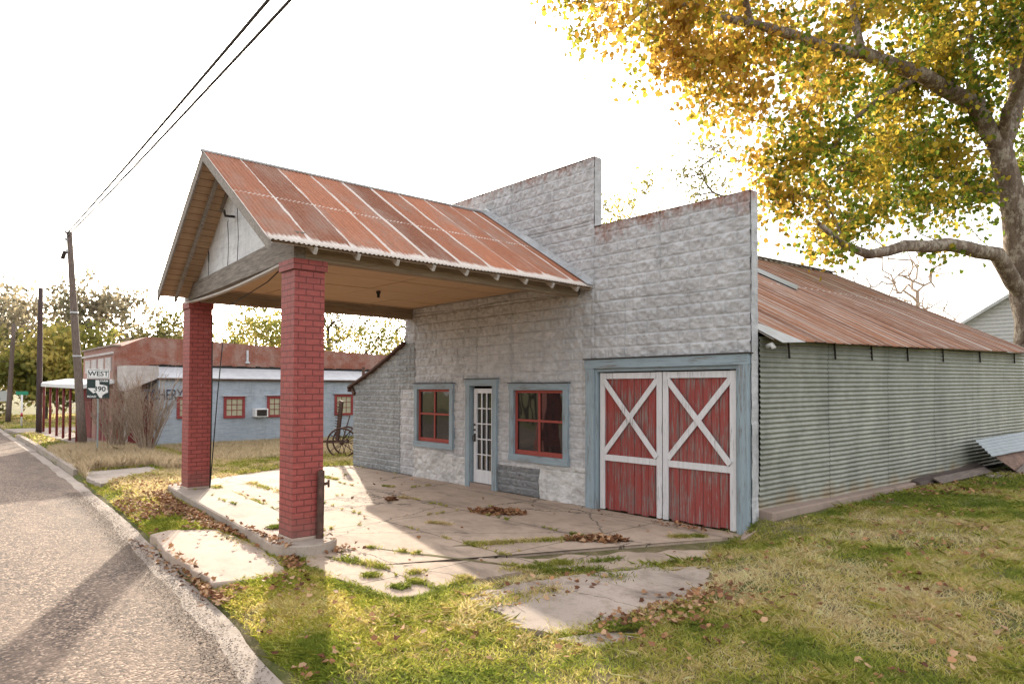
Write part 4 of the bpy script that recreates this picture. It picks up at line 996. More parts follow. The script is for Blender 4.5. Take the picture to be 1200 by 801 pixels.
simple_tree('far_tree', -39.5, 12.8, 8.8, 6, OLV, 'sparse tree half hidden by the station lean-to', 23, .8, .2, group='trees beyond the brick building', ncl=260, per=12, rtip=.028)
for i, (x, y, h, w) in enumerate([(-32, 9.0, 5.9, 4.4), (-32, 11.6, 6.1, 4.4), (-31.5, 14.2, 5.9, 4.4)]):
    simple_tree('hedge_shrub', x, y, h, w, YEL, ['yellow green shrub top left of the sparse trees', 'yellow green shrub top under the sparse trees', 'yellow green shrub top touching the lean-to roof'][i], 30+i, 1, .2, group='yellow shrubs behind the brick parapet', ncl=110, low=.1, cat='shrub')
simple_tree('roof_top_tree', -18.6, 21, 15.0, 6.5, YEL, 'thin leafy treetop showing above the low parapet step', 41, .6, .2, ncl=260, per=22, rtip=.02)
simple_tree('roof_top_tree', -14.6, 22.5, 16.4, 5.5, OLV, 'wispy treetop left of the golden sycamore', 42, .5, .2, ncl=220, per=16, rtip=.02)
simple_tree('bare_tree', -11.8, 43.5, 12.6, 10, GRY, 'bare grey tree beyond the shed roof', 43, .9, .1, leaves=False, bark='twig', ncl=520, rtip=.034, rb=.22, pp=2.7)
# trees across the road (they fill the window reflections)
for i, (x, y, h, w) in enumerate([(-34, -27, 9, 9), (-22, -29, 8, 9), (-9, -30, 10, 10), (5, -33, 9, 9)]):
    simple_tree('roadside_tree', x, y, h, w, GRN, ['dark green tree farthest left across the road, mirrored in the windows', 'second dark green tree from the left across the road, mirrored in the windows', 'tallest dark green tree across the road, mirrored in the windows', 'dark green tree farthest right across the road, mirrored in the windows'][i], 50+i, .8, .4, group='trees across the road reflected in the windows', ncl=120, clr=.9, low=.1)
# ------------------------------------------------------------------ bare shrub clumps
def shrub(x, y, h, w, n, seed, label):
    rng = np.random.default_rng(seed); root = empty('bare_shrub', (x, y, 0), label, 'shrub', 'leafless shrubs by the road sign'); mb = MB(); tw = MB()
    for i in range(n):
        a = rng.uniform(0, 6.28); b = np.array([math.cos(a)*.12, math.sin(a)*.12, 0]); tip = np.array([math.cos(a)*w*rng.uniform(.3, 1)/2, math.sin(a)*w*rng.uniform(.3, 1)/2, h*rng.uniform(.6, 1)])
        P = []
        for k in range(7):
            t = k/6; P.append(b+(tip-b)*np.array([t**1.0, t**1.0, t**.85])+rng.normal(size=3)*.03*(k > 0))
        mb.tube(P, [.017*(1-.8*k/6) for k in range(7)], 4, cap=False)
        for j in range(16):
            t = rng.uniform(.3, .98); q = b+(tip-b)*np.array([t, t, t**.85]); d = rng.normal(size=3)*.16+np.array([0, 0, .32]); d[:2] += tip[:2]*.1
            tw.tube([q, q+d*.5+rng.normal(size=3)*.03, q+d], [.006, .004, .002], 3, cap=False)
    mb.build('stems', M['twig'], root); tw.build('twigs', M['twig'], root)
shrub(-19.0, -3.55, 2.6, 2.7, 56, 1, 'bare twiggy shrub nearest the lettering on the blue wall')
shrub(-20.6, -4.1, 2.1, 1.9, 36, 2, 'smaller bare twiggy shrub next to the road sign post')
# ------------------------------------------------------------------ brick building with pale blue addition
BR = empty('brick_building', (-24.1, -3.5, 0), 'old red brick building with a pale blue side addition and white sheet roof', 'building')
def bpart(mb, name, mat, bevel=0.0, parent=BR):
    o = mb.build(name, mat, parent, bevel)
    if parent is BR: o.location = (24.1, 3.5, 0)
    return o
mb = MB(); prof = [(-3.5, 3.72), (-3.2, 3.74), (-2.4, 4.12), (-1.0, 4.08), (2.0, 3.98), (7.8, 3.80), (16, 3.66)]
v = []; 
for y, z in prof: v += [(-24.1, y, -.1), (-24.1, y, z), (-30, y, z), (-30, y, -.1)]
fs = []; uv = []
for i in range(len(prof)-1):
    a = i*4; f = (a, a+4, a+5, a+1); fs.append(f); uv.append([(v[k][1], v[k][2]) for k in f]); f = (a+1, a+5, a+6, a+2); fs.append(f); uv.append([(v[k][1], v[k][0]) for k in f])
    f = (a+3, a+2, a+6, a+7); fs.append(f); uv.append([(v[k][1], v[k][2]) for k in f])
fs.append((24, 27, 26, 25)); uv.append([(0, 0)]*4)
mb.add(v, fs, 0, uv); bpart(mb, 'brick_wall', M['oldbrick'])
mb = MB(); mb.box(-30, -24.1, -3.53, -3.5, -.1, 3.72); fw_ = bpart(mb, 'front_wall', M['pinkbrick'])
mb = MB()
for k in range(4):
    a = -29.4+k*1.35; mb.box(a, a+1.0, -3.57, -3.531, 2.75, 3.3)
for k in range(4):
    a = -29.4+k*1.35
mb.box(-30.05, -24.05, -3.6, -3.532, 3.42, 3.5); o = bpart(mb, 'brick_panel', M['palewall'], parent=fw_); o.location = (0, 0, 0)
mb = MB(); mb.box(-30.05, -24.02, -3.62, -3.3, 3.72, 3.77); bpart(mb, 'coping', M['kerb'])
for a, b in ((-29.2, -28), (-27, -26), (-25.6, -24.8)):
    mb = MB(); mb.box(a, b, -3.56, -3.531, 0, 2.1); bpart(mb, 'shop_door', M['maroon'])
# blue addition
mb = MB(); mb.box(-24.08, -22.5, -2.35, 9.5, -.1, 2.5); bpart(mb, 'blue_wall', M['bluewall'])
mb = MB(); mb.hexa([(-24.08, -2.4, 2.94), (-22.38, -2.4, 2.50), (-22.38, 9.55, 2.50), (-24.08, 9.55, 2.94), (-24.08, -2.4, 2.97), (-22.38, -2.4, 2.53), (-22.38, 9.55, 2.53), (-24.08, 9.55, 2.97)])
bpart(mb, 'side_roof', M['bandroof'])
mb = MB(); mb.box(-22.42, -22.36, -2.4, 9.55, 2.44, 2.497); bpart(mb, 'gutter_board', M['rust'])
mb = MB()
rr_ = np.random.default_rng(3)
for k in range(60): 
    y = -2.3+k*.198; mb.box(-24.098, -24.06, y, y+.19, 2.95, 3.03+rr_.uniform(0, .05))
bpart(mb, 'tar_line', M['dark'])
mb = MB(); mb.add([(-22.48, -2.36, 2.50), (-22.48, -3.42, 2.02), (-22.48, -3.42, 2.95), (-22.48, -2.36, 2.95), (-24.0, -2.36, 2.5), (-24, -3.42, 2.02), (-24, -3.42, 2.95), (-24, -2.36, 2.95)], [(0, 3, 2, 1), (4, 5, 6, 7), (0, 1, 5, 4), (1, 2, 6, 5), (2, 3, 7, 6), (3, 0, 4, 7)])
mb.box(-22.55, -22.47, -3.46, -3.36, 0, 2.0); bpart(mb, 'porch_end', M['palewall'])
mb = MB(); mb.box(-24.05, -24.0, -3.3, -2.4, 0, 2.1); mb.box(-23.9, -23.1, -2.4, -2.352, 0, 2.0); bpart(mb, 'porch_door', M['maroon'])
for i, (ya, yb, z0, z1) in enumerate([(-1.72, -1.0, .98, 1.80), (0, .82, .95, 1.80), (1.73, 2.55, .95, 1.82), (4.74, 5.62, .96, 1.88)]):
    mb = MB(); X = -22.5; t = .1
    mb.box(X, X+.06, ya, ya+t, z0, z1); mb.box(X, X+.06, yb-t, yb, z0, z1); mb.box(X, X+.06, ya+t, yb-t, z0, z0+t); mb.box(X, X+.06, ya+t, yb-t, z1-t, z1)
    w = bpart(mb, 'window', M['redframe'])
    g = MB(); g.box(X-.01, X+.02, ya+t, yb-t, z0+t, z1-t); o = bpart(g, 'blind', M['blind'], parent=w); o.location = (0, 0, 0)
    g = MB()
    for k in (1, 2): yy = ya+t+(yb-ya-2*t)*k/3; g.box(X+.021, X+.035, yy-.012, yy+.012, z0+t, z1-t)
    for k in (1, 2): zz = z0+t+(z1-z0-2*t)*k/3; g.box(X+.021, X+.033, ya+t, yb-t, zz-.012, zz+.012)
    o = bpart(g, 'muntin', M['maroon'], parent=w); o.location = (0, 0, 0)
    g = MB(); g.box(X, X+.12, ya-.08, yb+.08, z1+.02, z1+.05); o = bpart(g, 'drip_cap', M['bandroof'], parent=w); o.location = (0, 0, 0)
ac = MB(); ac.box(-22.5, -22.15, 1.13, 1.66, .98, 1.32)
ac_o = bpart(ac, 'air_conditioner', M['white'], .02)
g = MB()
for k in range(9): g.box(-22.15, -22.143, 1.22+k*.04, 1.24+k*.04, 1.03, 1.26)
g.box(-22.15, -22.146, 1.19, 1.6, 1.02, 1.275); o = bpart(g, 'grille', M['darkiron'], parent=ac_o); o.location = (0, 0, 0)
mb = MB(); mb.box(-24.1, -24.03, 1.45, 1.53, 3.25, 3.75); mb.box(-24.1, -24.0, 1.4, 1.58, 3.2, 3.26); bpart(mb, 'downspout', M['bandroof'])
def text(body, name, mat, size, loc, rot, ext=.004, parent=None, sx=1.0, bold=0.0):
    cu = bpy.data.curves.new(name, 'FONT'); cu.body = body; cu.size = size; cu.align_x = 'CENTER'; cu.align_y = 'CENTER'; cu.extrude = ext; cu.offset = bold
    t = bpy.data.objects.new(name, cu); COL.objects.link(t); bpy.context.view_layer.update()
    dg = bpy.context.evaluated_depsgraph_get(); me = bpy.data.meshes.new_from_object(t.evaluated_get(dg)); bpy.data.objects.remove(t)
    me.materials.clear(); me.materials.append(mat)
    o = bpy.data.objects.new(name, me); COL.objects.link(o); o.location = loc; o.rotation_euler = rot; o.scale = (sx, 1, 1)
    if parent: o.parent = parent
    return o
text('HATCHERY', 'lettering', M['darkblue'], .56, (-22.485+24.1, -2.42+3.5, 1.86), (R(90), 0, R(90)), .004, BR, .64, .006)
# street awning
AW = empty('awning', (-27, -4.6, 0), 'white flat metal awning on thin maroon posts over the sidewalk', 'awning')
mb = MB(); mb.hexa([(-34.3, -4.75, 2.20), (-24.0, -4.55, 2.08), (-24.0, -3.5, 2.30), (-34.3, -3.5, 2.42), (-34.3, -4.75, 2.36), (-24.0, -4.55, 2.24), (-24.0, -3.5, 2.46), (-34.3, -3.5, 2.58)])
o = mb.build('awning_roof', M['white'], AW, .01); o.location = (27, 4.6, 0)
for x in (-34.2, -32.2, -30.3, -28.6, -27.0, -25.5, -24.2):
    mb = MB(); y = -4.45; mb.tube([(x, y, 0), (x, y, 2.2)], .05, 8); o = mb.build('post', M['maroon'], AW); o.location = (27, 4.6, 0)
# ------------------------------------------------------------------ poles, wires, signs
def pole(base, top, r0, r1, mat, label, name='utility_pole', group='utility poles along the road', extras=True):
    root = empty(name, base, label, 'utility pole', group); b = Vector(base); t = Vector(top)-b; mb = MB()
    mb.tube([t*k/6+Vector((math.sin(k*1.3)*.02, 0, 0)) for k in range(7)], [r0+(r1-r0)*k/6 for k in range(7)], 12); mb.build('pole', M[mat], root)
    if extras:
        m2 = MB(); q = t*.945; m2.tube([q+Vector((-.12, -.12, -.25)), q+Vector((-.2, -.2, -.55))], .07, 10); m2.bar(q+Vector((0, 0, -.3)), q+Vector((-.17, -.17, -.4)), .04, .04); m2.build('arrester', M['darkiron'], root)
        for zz in (.99, .955, .90): m3 = MB(); q = t*zz; m3.tube([q+Vector((.08, -.1, 0)), q+Vector((.16, -.14, .02)), q+Vector((.16, -.14, .10))], [.02, .05, .035], 8); m3.build('insulator', M['bandroof'], root)
        for zz in (.62, .42):
            m4 = MB(); q = t*zz; m4.tube([q-Vector((0, 0, .03)), q+Vector((0, 0, .03))], r0*.92, 12); m4.build('strap', M['galv'], root)
    return root
pole((-22.4, -4.75, -.02), (-23.85, -5.05, 7.75), .145, .095, 'pole', 'tall leaning brown utility pole behind the road sign')
pole((-33.2, -4.75, -.02), (-33.0, -4.8, 6.75), .125, .10, 'pole_dark', 'upright dark utility pole left of the leaning pole', extras=False)
pole((-46.5, -4.75, -.02), (-45.9, -4.6, 6.0), .15, .10, 'pole', 'thin far utility pole behind the green street sign', extras=False)
def wire(pts, sag, r, name, label, group=None):
    mb = MB(); P = []
    for a, b in zip(pts[:-1], pts[1:]):
        a = Vector(a); b = Vector(b)
        for k in range(20): t = k/20; P.append(a+(b-a)*t-Vector((0, 0, sag*4*t*(1-t))))
    P.append(Vector(pts[-1])); mb.tube(P, r, 5); tag(mb.build(name, M['cable'], origin=tuple(P[0])), label, 'wire', group)
wire([(-23.75, -5.1, 7.72), (28, -6.15, 8.35)], .25, .027, 'power_line', 'upper wire running from the leaning pole up over the road', 'power lines over the road')
wire([(-23.75, -5.1, 7.60), (28, -6.15, 7.55)], .22, .024, 'power_line', 'lower wire running from the leaning pole up over the road', 'power lines over the road')
pole((28, -6.1, 0), (28, -6.1, 8.5), .16, .11, 'pole', 'utility pole carrying the wires, outside the photo to the right', extras=False)
wire([(-23.8, -5.1, 7.1), (-33.0, -4.85, 5.3), (-45.9, -4.6, 5.0)], .35, .012, 'service_wire', 'sagging wire between the leaning pole and the two dark poles')
wire([(-33.0, -4.85, 5.0), (-45.9, -4.6, 4.8)], .4, .012, 'service_wire', 'lower sagging wire between the two far poles')
def road_sign():
    x, y = -19.6, -4.82
    root = empty('road_sign', (x, y, 0), 'WEST route 390 sign with a Texas outline on a steel post', 'road sign')
    mb = MB(); mb.bar((0, 0, -.05), (0, 0, 2.75), .055, .04, (0, 1, 0)); mb.build('post', M['postgrey'], root)
    n = Vector((math.cos(R(-12)), math.sin(R(-12)), 0)); rz = R(90-12)
    hold = n*.05
    def plate(w, h, z, mat, name, d=.0):
        b = MB(); b.box(-w/2, w/2, -.004, .004, -h/2, h/2); o = b.build(name, mat, root); o.location = hold+n*d+Vector((0, 0, z)); o.rotation_euler = (0, 0, rz); return o
    W = .61
    plate(W, .30, 2.44+.13, M['signwhite'], 'west_plate')
    bd = MB(); w2, h2 = W/2-.025, .125
    for a in ((-w2, w2, h2-.012, h2), (-w2, w2, -h2, -h2+.012)): bd.box(a[0], a[1], -.003, .003, a[2], a[3])
    bd.box(-w2, -w2+.012, -.003, .003, -h2+.012, h2-.012); bd.box(w2-.012, w2, -.003, .003, -h2+.012, h2-.012)
    o = bd.build('border', M['signblack'], root); o.location = hold+n*.004+Vector((0, 0, 2.57)); o.rotation_euler = (0, 0, rz)
    t = text('WEST', 'west_lettering', M['signblack'], .21, hold+n*.006+Vector((0, 0, 2.57)), (R(90), 0, rz), .002, root, 1.0, .004)
    b0 = 2.10; plate(W, W, b0, M['signblack'], 'route_plate')
    T = [(-.07,.26),(.03,.26),(.03,.13),(.10,.12),(.18,.10),(.23,.09),(.24,-.02),(.26,-.10),(.17,-.15),(.11,-.20),(.10,-.28),(.03,-.26),(-.01,-.17),(-.06,-.10),(-.12,-.14),(-.17,-.09),(-.26,.0),(-.26,.02),(-.07,.02)]
    tb = MB(); tb.add([(x_*1.05, -.003, z_*1.05) for x_, z_ in T]+[(x_*1.05, .003, z_*1.05) for x_, z_ in T], [tuple(range(len(T)))[::-1], tuple(range(len(T), 2*len(T)))]); o = tb.build('texas_outline', M['signwhite'], root); o.location = hold+n*.006+Vector((0, 0, b0)); o.rotation_euler = (0, 0, rz)
    text('390', 'route_number', M['signblack'], .22, hold+n*.012+Vector((0, 0, b0-.01))+Vector((-n.y, n.x, 0))*.04, (R(90), 0, rz), .002, root, 1.0, .004)
    text('FARM', 'plate_lettering', M['signwhite'], .085, hold+n*.006+Vector((0, 0, b0+.245))+Vector((-n.y, n.x, 0))*.16, (R(90), 0, rz), .002, root, 1.0, .002)
    text('ROAD', 'plate_lettering', M['signwhite'], .085, hold+n*.006+Vector((0, 0, b0-.245))-Vector((-n.y, n.x, 0))*.17, (R(90), 0, rz), .002, root, 1.0, .002)
road_sign()
root = empty('street_sign', (-41.3, -4.6, -.02), 'small green street name sign on a white pole at the corner', 'street sign')
mb = MB(); mb.tube([(0, 0, 0), (0, 0, 1.75)], .045, 8); mb.build('post', M['white'], root)
mb = MB(); mb.bar((-.28, -.25, 1.85), (.28, .25, 1.85), .02, .2); mb.build('name_blade', M['signgreen'], root)
mb = MB(); mb.tube([(0, 0, .55), (0, 0, .75)], .055, 8); mb.build('reflector', M['signred'], root)
root = empty('roadside_board', (-52, -5.6, -.05), 'long white lettered board on two posts at the left edge', 'sign')
mb = MB(); mb.hexa([(-2.1, -3.4, 1.05), (-2.05, -3.4, 1.05), (1.65, 1.2, 1.30), (1.6, 1.2, 1.30), (-2.1, -3.4, 1.75), (-2.05, -3.4, 1.75), (1.65, 1.2, 1.98), (1.6, 1.2, 1.98)]); mb.build('board', M['signwhite'], root)
mb = MB(); rg = np.random.default_rng(2)
for r_ in range(3):
    y = -3.2
    while y < 1.0:
        L = rg.uniform(.12, .4); t0 = (y+3.4)/4.6; t1 = (y+L+3.4)/4.6
        if y+L < 1.05:
            def pt(t, zz): return Vector((-2.03+3.7*t, -3.4+4.6*t-.012, 1.16+.25*t+zz))
            z = r_*.19+rg.uniform(0, .02); mb.add([pt(t0, z), pt(t1, z), pt(t1, z+.10), pt(t0, z+.10)], [(0, 1, 2, 3)])
        y += L+rg.uniform(.05, .25)
mb.build('faded_lettering', M['palewall'], root)
for p in ((.6, 0.0), (-1.9, -3.1)): mb = MB(); mb.tube([(p[0], p[1], 0), (p[0], p[1], 1.3)], .05, 8); mb.build('post', M['postgrey'], root)
# chain-link fence behind the awning
root = empty('chain_link_fence', (-47, 1.5, 0), 'grey chain link fence in front of the far trees', 'fence')
mb = MB()
for k in range(14): mb = MB(); mb.tube([(0, -4+k*2.2, 0), (0, -4+k*2.2, 1.25)], .03, 6); mb.build('fence_post', M['postgrey'], root)
mb = MB(); mb.tube([(0, -4, 1.22), (0, 24.6, 1.22)], .02, 6); mb.build('rail', M['postgrey'], root)
mb = MB()
for k in range(-10, 240):
    y = -4+k*.12
    for s in (1, -1):
        a = Vector((0, y, .05)); b = Vector((0, y+s*1.15, 1.2)); 
        if -4 <= b.y <= 24.6 and a.y >= -4: mb.bar(a, b, .006, .006)
mb.build('mesh', M['postgrey'], root)
# rusty pipes behind the lean-to
for i, (x, y, h) in enumerate([(-12.35, .5, 2.75), (-11.6, 1.4, 3.05)]):
    mb = MB(); mb.tube([(x, y, 0), (x, y, h)], .045, 10); tag(mb.build('rusty_pipe', M['rust'], origin=(x, y, 0)), ['rusty pipe rising at the outer corner of the lean-to', 'rusty pipe tip poking above the lean-to roof'][i], 'pipe', 'rusty pipes by the lean-to')
# antique horse-drawn cultivator
def plow():
    root = empty('farm_implement', (-15.15, .75, 0), 'rusty antique farm implement with spoked wheels in the grass behind the forecourt', 'farm implement')
    def wheel(cx, cy, r, ax):
        mb = MB(); a = Vector(ax).normalized(); u = a.cross(Vector((0, 0, 1))).normalized(); w = Vector((0, 0, 1)); c = Vector((cx, cy, r))
        mb.tube([c+(u*math.cos(t)+w*math.sin(t))*r for t in np.linspace(0, 2*math.pi, 28)], .028, 6, cap=False)
        wh = mb.build('wheel', M['rust'], root)
        m2 = MB()
        for k in range(10): t = k*math.pi/5; m2.tube([c, c+(u*math.cos(t)+w*math.sin(t))*r], .012, 5)
        m2.build('spokes', M['rust'], wh); m3 = MB(); m3.tube([c-a*.08, c+a*.08], .06, 10); m3.build('hub', M['rust'], wh)
    ax = (.8, -.6, 0)
    wheel(-.35, -.45, .42, ax); wheel(.15, -.9+.0, .42, ax); wheel(.35, .55, .45, ax); wheel(.95, .05, .45, ax)
    mb = MB(); mb.bar((-.35, -.45, .42), (.15, -.9, .42), .05, .05); mb.bar((.35, .55, .45), (.95, .05, .45), .05, .05); mb.bar((-.1, -.65, .45), (.65, .3, .48), .07, .07); mb.build('frame', M['rust'], root)
    mb = MB(); mb.bar((.45, .15, .5), (.72, .15, 1.75), .20, .05, (0, 1, 0)); 
    for k in range(12): z = .65+k*.09; x = .45+.17*(z-.5)/1.25; mb.bar((x, .15, z), (x+.02, .02, z+.03), .03, .02)
    mb.build('cutter_bar', M['rust'], root)
    for p in (((-.2, -.6, .4), (-.55, -1.0, 1.05)), ((.1, -.5, .45), (.3, -.95, 1.1)), ((.7, .2, .5), (.9, .35, 1.3)), ((.5, .3, .5), (.95, .6, 1.0))):
        mb = MB(); mb.tube([p[0], ((Vector(p[0])+Vector(p[1]))/2+Vector((.04, 0, .06))), p[1]], .018, 6); mb.build('lever', M['rust'], root)
plow()
# debris pile against the shed
def debris():
    g = 'scrap leaning against the corrugated shed'
    o = corr_sheet('corrugated_sheet', (.95, 8.5, .70), (1.25, 12.6, .74), (.60, 8.5, 1.04), (.78, 12.6, 1.12), 30, 30, .0765, .011, 'v', M['galv_blue'], None, .06, 3); tag(o, 'bent galvanised sheet leaning on the shed wall above the rotten boards', 'metal sheet', g)
    o = corr_sheet('corrugated_sheet', (1.25, 9.3, .28), (1.7, 12.6, .36), (.85, 8.7, .74), (1.15, 12.6, .80), 30, 30, .0765, .011, 'v', M['rust_sheet'], None, .10, 6); tag(o, 'rusted brown sheet sagging below the galvanised one', 'metal sheet', g)
    specs = [((1.35, 9.0, .30), (1.15, 12.6, .66), .24, 'weathered wide board on top of the scrap heap'), ((1.5, 9.5, .30), (1.75, 12.6, .42), .18, 'weathered board in the middle of the scrap heap'), ((2.0, 9.3, .22), (1.2, 12.0, .78), .08, 'pale thin batten propped at the front of the scrap heap'), ((.95, 8.5, .24), (1.35, 11.5, .40), .22, 'dark board at the bottom of the scrap heap'),
             ((.55, 6.2, .32), (.75, 8.9, .36), .2, 'rotten board lying along the foot of the shed wall'), ((.95, 8.0, .30), (1.5, 8.9, .26), .12, 'short broken board end at the left of the scrap heap')]
    for a, b, w, lab in specs:
        mb = MB(); mb.bar(a, b, w, .03, (.5, 0, .9)); tag(mb.build('old_board', M['plank'], bevel=.004, origin=a), lab, 'board', 'old boards in the scrap heap')
debris()
# white house far behind
HS = empty('white_house', (-6, 34, 0), 'white sided house roof end showing beyond the shed beside the sycamore', 'house')
mb = MB(); mb.box(-1.2, 9, 0, 7, 0, 5.3); mb.add([(-1.2, 0, 5.3), (9, 0, 5.3), (3.9, 0, 8.4), (-1.2, 7, 5.3), (9, 7, 5.3), (3.9, 7, 8.4)], [(0, 1, 2), (5, 4, 3)]); mb.build('wall', M['siding'], HS)
mb = MB()
for k in range(40): z = .3+k*.2; hw = 5.1 if z < 5.3 else max(0, 5.1*(1-(z-5.3)/3.1)); 
for k in range(40):
    z = .3+k*.2; hw = 5.1 if z < 5.3 else 5.1*(1-(z-5.3)/3.1)
    if hw > .3: mb.box(3.9-hw+.02, 3.9+hw-.02, -.03, 0.0, z, z+.012)
mb.build('siding_line', M['postgrey'], HS)
mb = MB(); mb.hexa([(-1.6, -.4, 5.0), (3.9, -.4, 8.4), (3.9, 7.4, 8.4), (-1.6, 7.4, 5.0), (-1.6, -.4, 5.15), (3.9, -.4, 8.6), (3.9, 7.4, 8.6), (-1.6, 7.4, 5.15)]); mb.hexa([(3.9, -.4, 8.4), (9.4, -.4, 5.0), (9.4, 7.4, 5.0), (3.9, 7.4, 8.4), (3.9, -.4, 8.6), (9.4, -.4, 5.15), (9.4, 7.4, 5.15), (3.9, 7.4, 8.6)]); mb.build('roof', M['galv'], HS)
# ------------------------------------------------------------------ grass, dry grass, leaf litter
def blades(name, pts, hgt, wid, cols, rng, mat, lean=.5, label=None, cat=None):
    n = len(pts); a = rng.uniform(0, 2*np.pi, n); side = np.stack([np.cos(a), np.sin(a), np.zeros(n)], 1)
    d = rng.normal(size=(n, 2))*lean; h = hgt*rng.uniform(.5, 1.3, n); w = wid*rng.uniform(.6, 1.3, n)
    tip = pts+np.stack([d[:, 0]*h, d[:, 1]*h, h], 1); midp = pts+np.stack([d[:, 0]*h*.3, d[:, 1]*h*.3, h*.6], 1)
    V = np.stack([pts-side*w[:, None]*.5, pts+side*w[:, None]*.5, midp+side*w[:, None]*.4, tip, midp-side*w[:, None]*.4], 1)
    o = npmesh(name, V.reshape(-1, 3), 5, mat, cols); o['kind'] = 'stuff'
    return tag(o, label, cat)
def offroad(x, y): return y > edge_y(x)+.06
HARD = [SLAB, PAD, WORN, SMALL, DRIVE]
def hard(x, y, shrink=0.0):
    r = np.zeros(x.shape, bool)
    for P in HARD:
        i = inpoly(x, y, P)
        if shrink: i &= polydist(x, y, P) > shrink*(fbm(x*2.3, y*2.3, 3, 19)*2)
        r |= i
    r |= (x > -11.9) & (x < .0+.04*y) & (y > 0)
    r |= (x > -39) & (x < -34.2); r |= (x > -34) & (x < -22.5) & (y > -4.8) 
    r |= (x > -.1) & (x < .42) & (y > .1) & (y < 5.6)
    return r
GR = np.array([(.17, .215, .04), (.28, .31, .055), (.42, .40, .09), (.55, .44, .19), (.66, .53, .31)])
def grass_cols(x, y, rng, dry=0.0, lush=0.0):
    t = (fbm(x*.75+3, y*.75, 4, 51)-.5)*2.0+(fbm(x*3.3, y*3.3, 3, 61)-.5)*1.3+.45+dry-lush+rng.normal(size=len(x))*.20
    t = np.clip(t, 0, .999)*(len(GR)-1); i = t.astype(int); f = (t-i)[:, None]
    return (GR[i]*(1-f)+GR[i+1]*f)*rng.uniform(.75, 1.25, (len(x), 1))
def scatter(n, x0, x1, y0, y1, rng, keep):
    x = rng.uniform(x0, x1, n); y = rng.uniform(y0, y1, n); k = keep(x, y); return x[k], y[k]
rng = np.random.default_rng(77)
# right-hand yard
x, y = scatter(330000, -.6, 5.6, -7.2, 6.5, rng, lambda x, y: offroad(x, y) & ~hard(x, y, .13))
dens = np.clip(1.15-np.hypot(x-CAM[0], y-CAM[1])/26, .2, 1)*(.35+.65*(fbm(x*1.6, y*1.6, 3, 71) > .42)); k = rng.uniform(size=len(x)) < dens; x, y = x[k], y[k]
back = np.clip((y+1.5)/5, -.35, 1)*.34
pts = np.stack([x, y, gh(x, y)-.005], 1)
blades('grass', pts, .030+.055*fbm(x*2, y*2, 3, 8)**1.5*1.6, .0065, np.minimum(grass_cols(x, y, rng, .14, back)*1.28, .85), rng, M['grass'], 1.1, 'short mixed green and straw grass around the forecourt', 'grass')
x, y = scatter(130000, -.2, 14, 6.5, 26, rng, lambda x, y: ~hard(x, y) & (x > .5+.04*y))
pts = np.stack([x, y, gh(x, y)-.005], 1); blades('grass', pts, .085, .018, grass_cols(x, y, rng, -.05, .12), rng, M['grass'], .7, 'greener grass running back along the shed wall', 'grass')
# strip between forecourt and road: broad-leaved lush weeds
x, y = scatter(260000, -14, .4, -7.0, -4.9, rng, lambda x, y: offroad(x, y) & ~hard(x, y, .10))
k = rng.uniform(size=len(x)) < np.clip(1.2-np.hypot(x-CAM[0], y-CAM[1])/20, .3, 1)*(.3+.7*(fbm(x*1.3, y*1.3, 3, 91) > .40)); x, y = x[k], y[k]
pts = np.stack([x, y, gh(x, y)-.004], 1)
blades('verge_grass', pts, .050, .009, np.minimum(grass_cols(x, y, rng, .02, .06)*np.array([1.35, 1.3, 1.1]), .8), rng, M['grass'], .9, 'bright yellow green grass between the forecourt and the road', 'grass')
x, y = scatter(120000, -9, 1.8, -7.0, -4.4, rng, lambda x, y: offroad(x, y) & ~hard(x, y, .03) & (fbm(x*1.1, y*1.1, 3, 101) > .45))
P = np.stack([x, y, gh(x, y)+rng.uniform(.005, .05, len(x))], 1); cw = np.minimum(grass_cols(x, y, rng, -.05, .05)*np.array([1.4, 1.35, 1.0]), .8)
o = leaves_mesh('clover_patch', P[::2], .024, cw[::2], rng, 'oval', M['grass'], None, 0, .5); tag(o, 'low broad-leaved weeds in the sunlit verge', 'weeds', kind='stuff')
x, y = scatter(90000, -.3, 5.6, -7, 6, rng, lambda x, y: offroad(x, y) & ~hard(x, y, .05) & (fbm(x*1.0+9, y*1.0, 3, 131) > .54) & (fbm(x*6, y*6, 2, 132) > .42))
P = np.stack([x, y, gh(x, y)+rng.uniform(.004, .04, len(x))], 1)
o = leaves_mesh('ground_weeds', P, .022, grass_cols(x, y, rng, -.2, .2), rng, 'oval', M['grass'], None, 0, .5); tag(o, 'green weed clumps among the dry yard grass', 'weeds', kind='stuff')
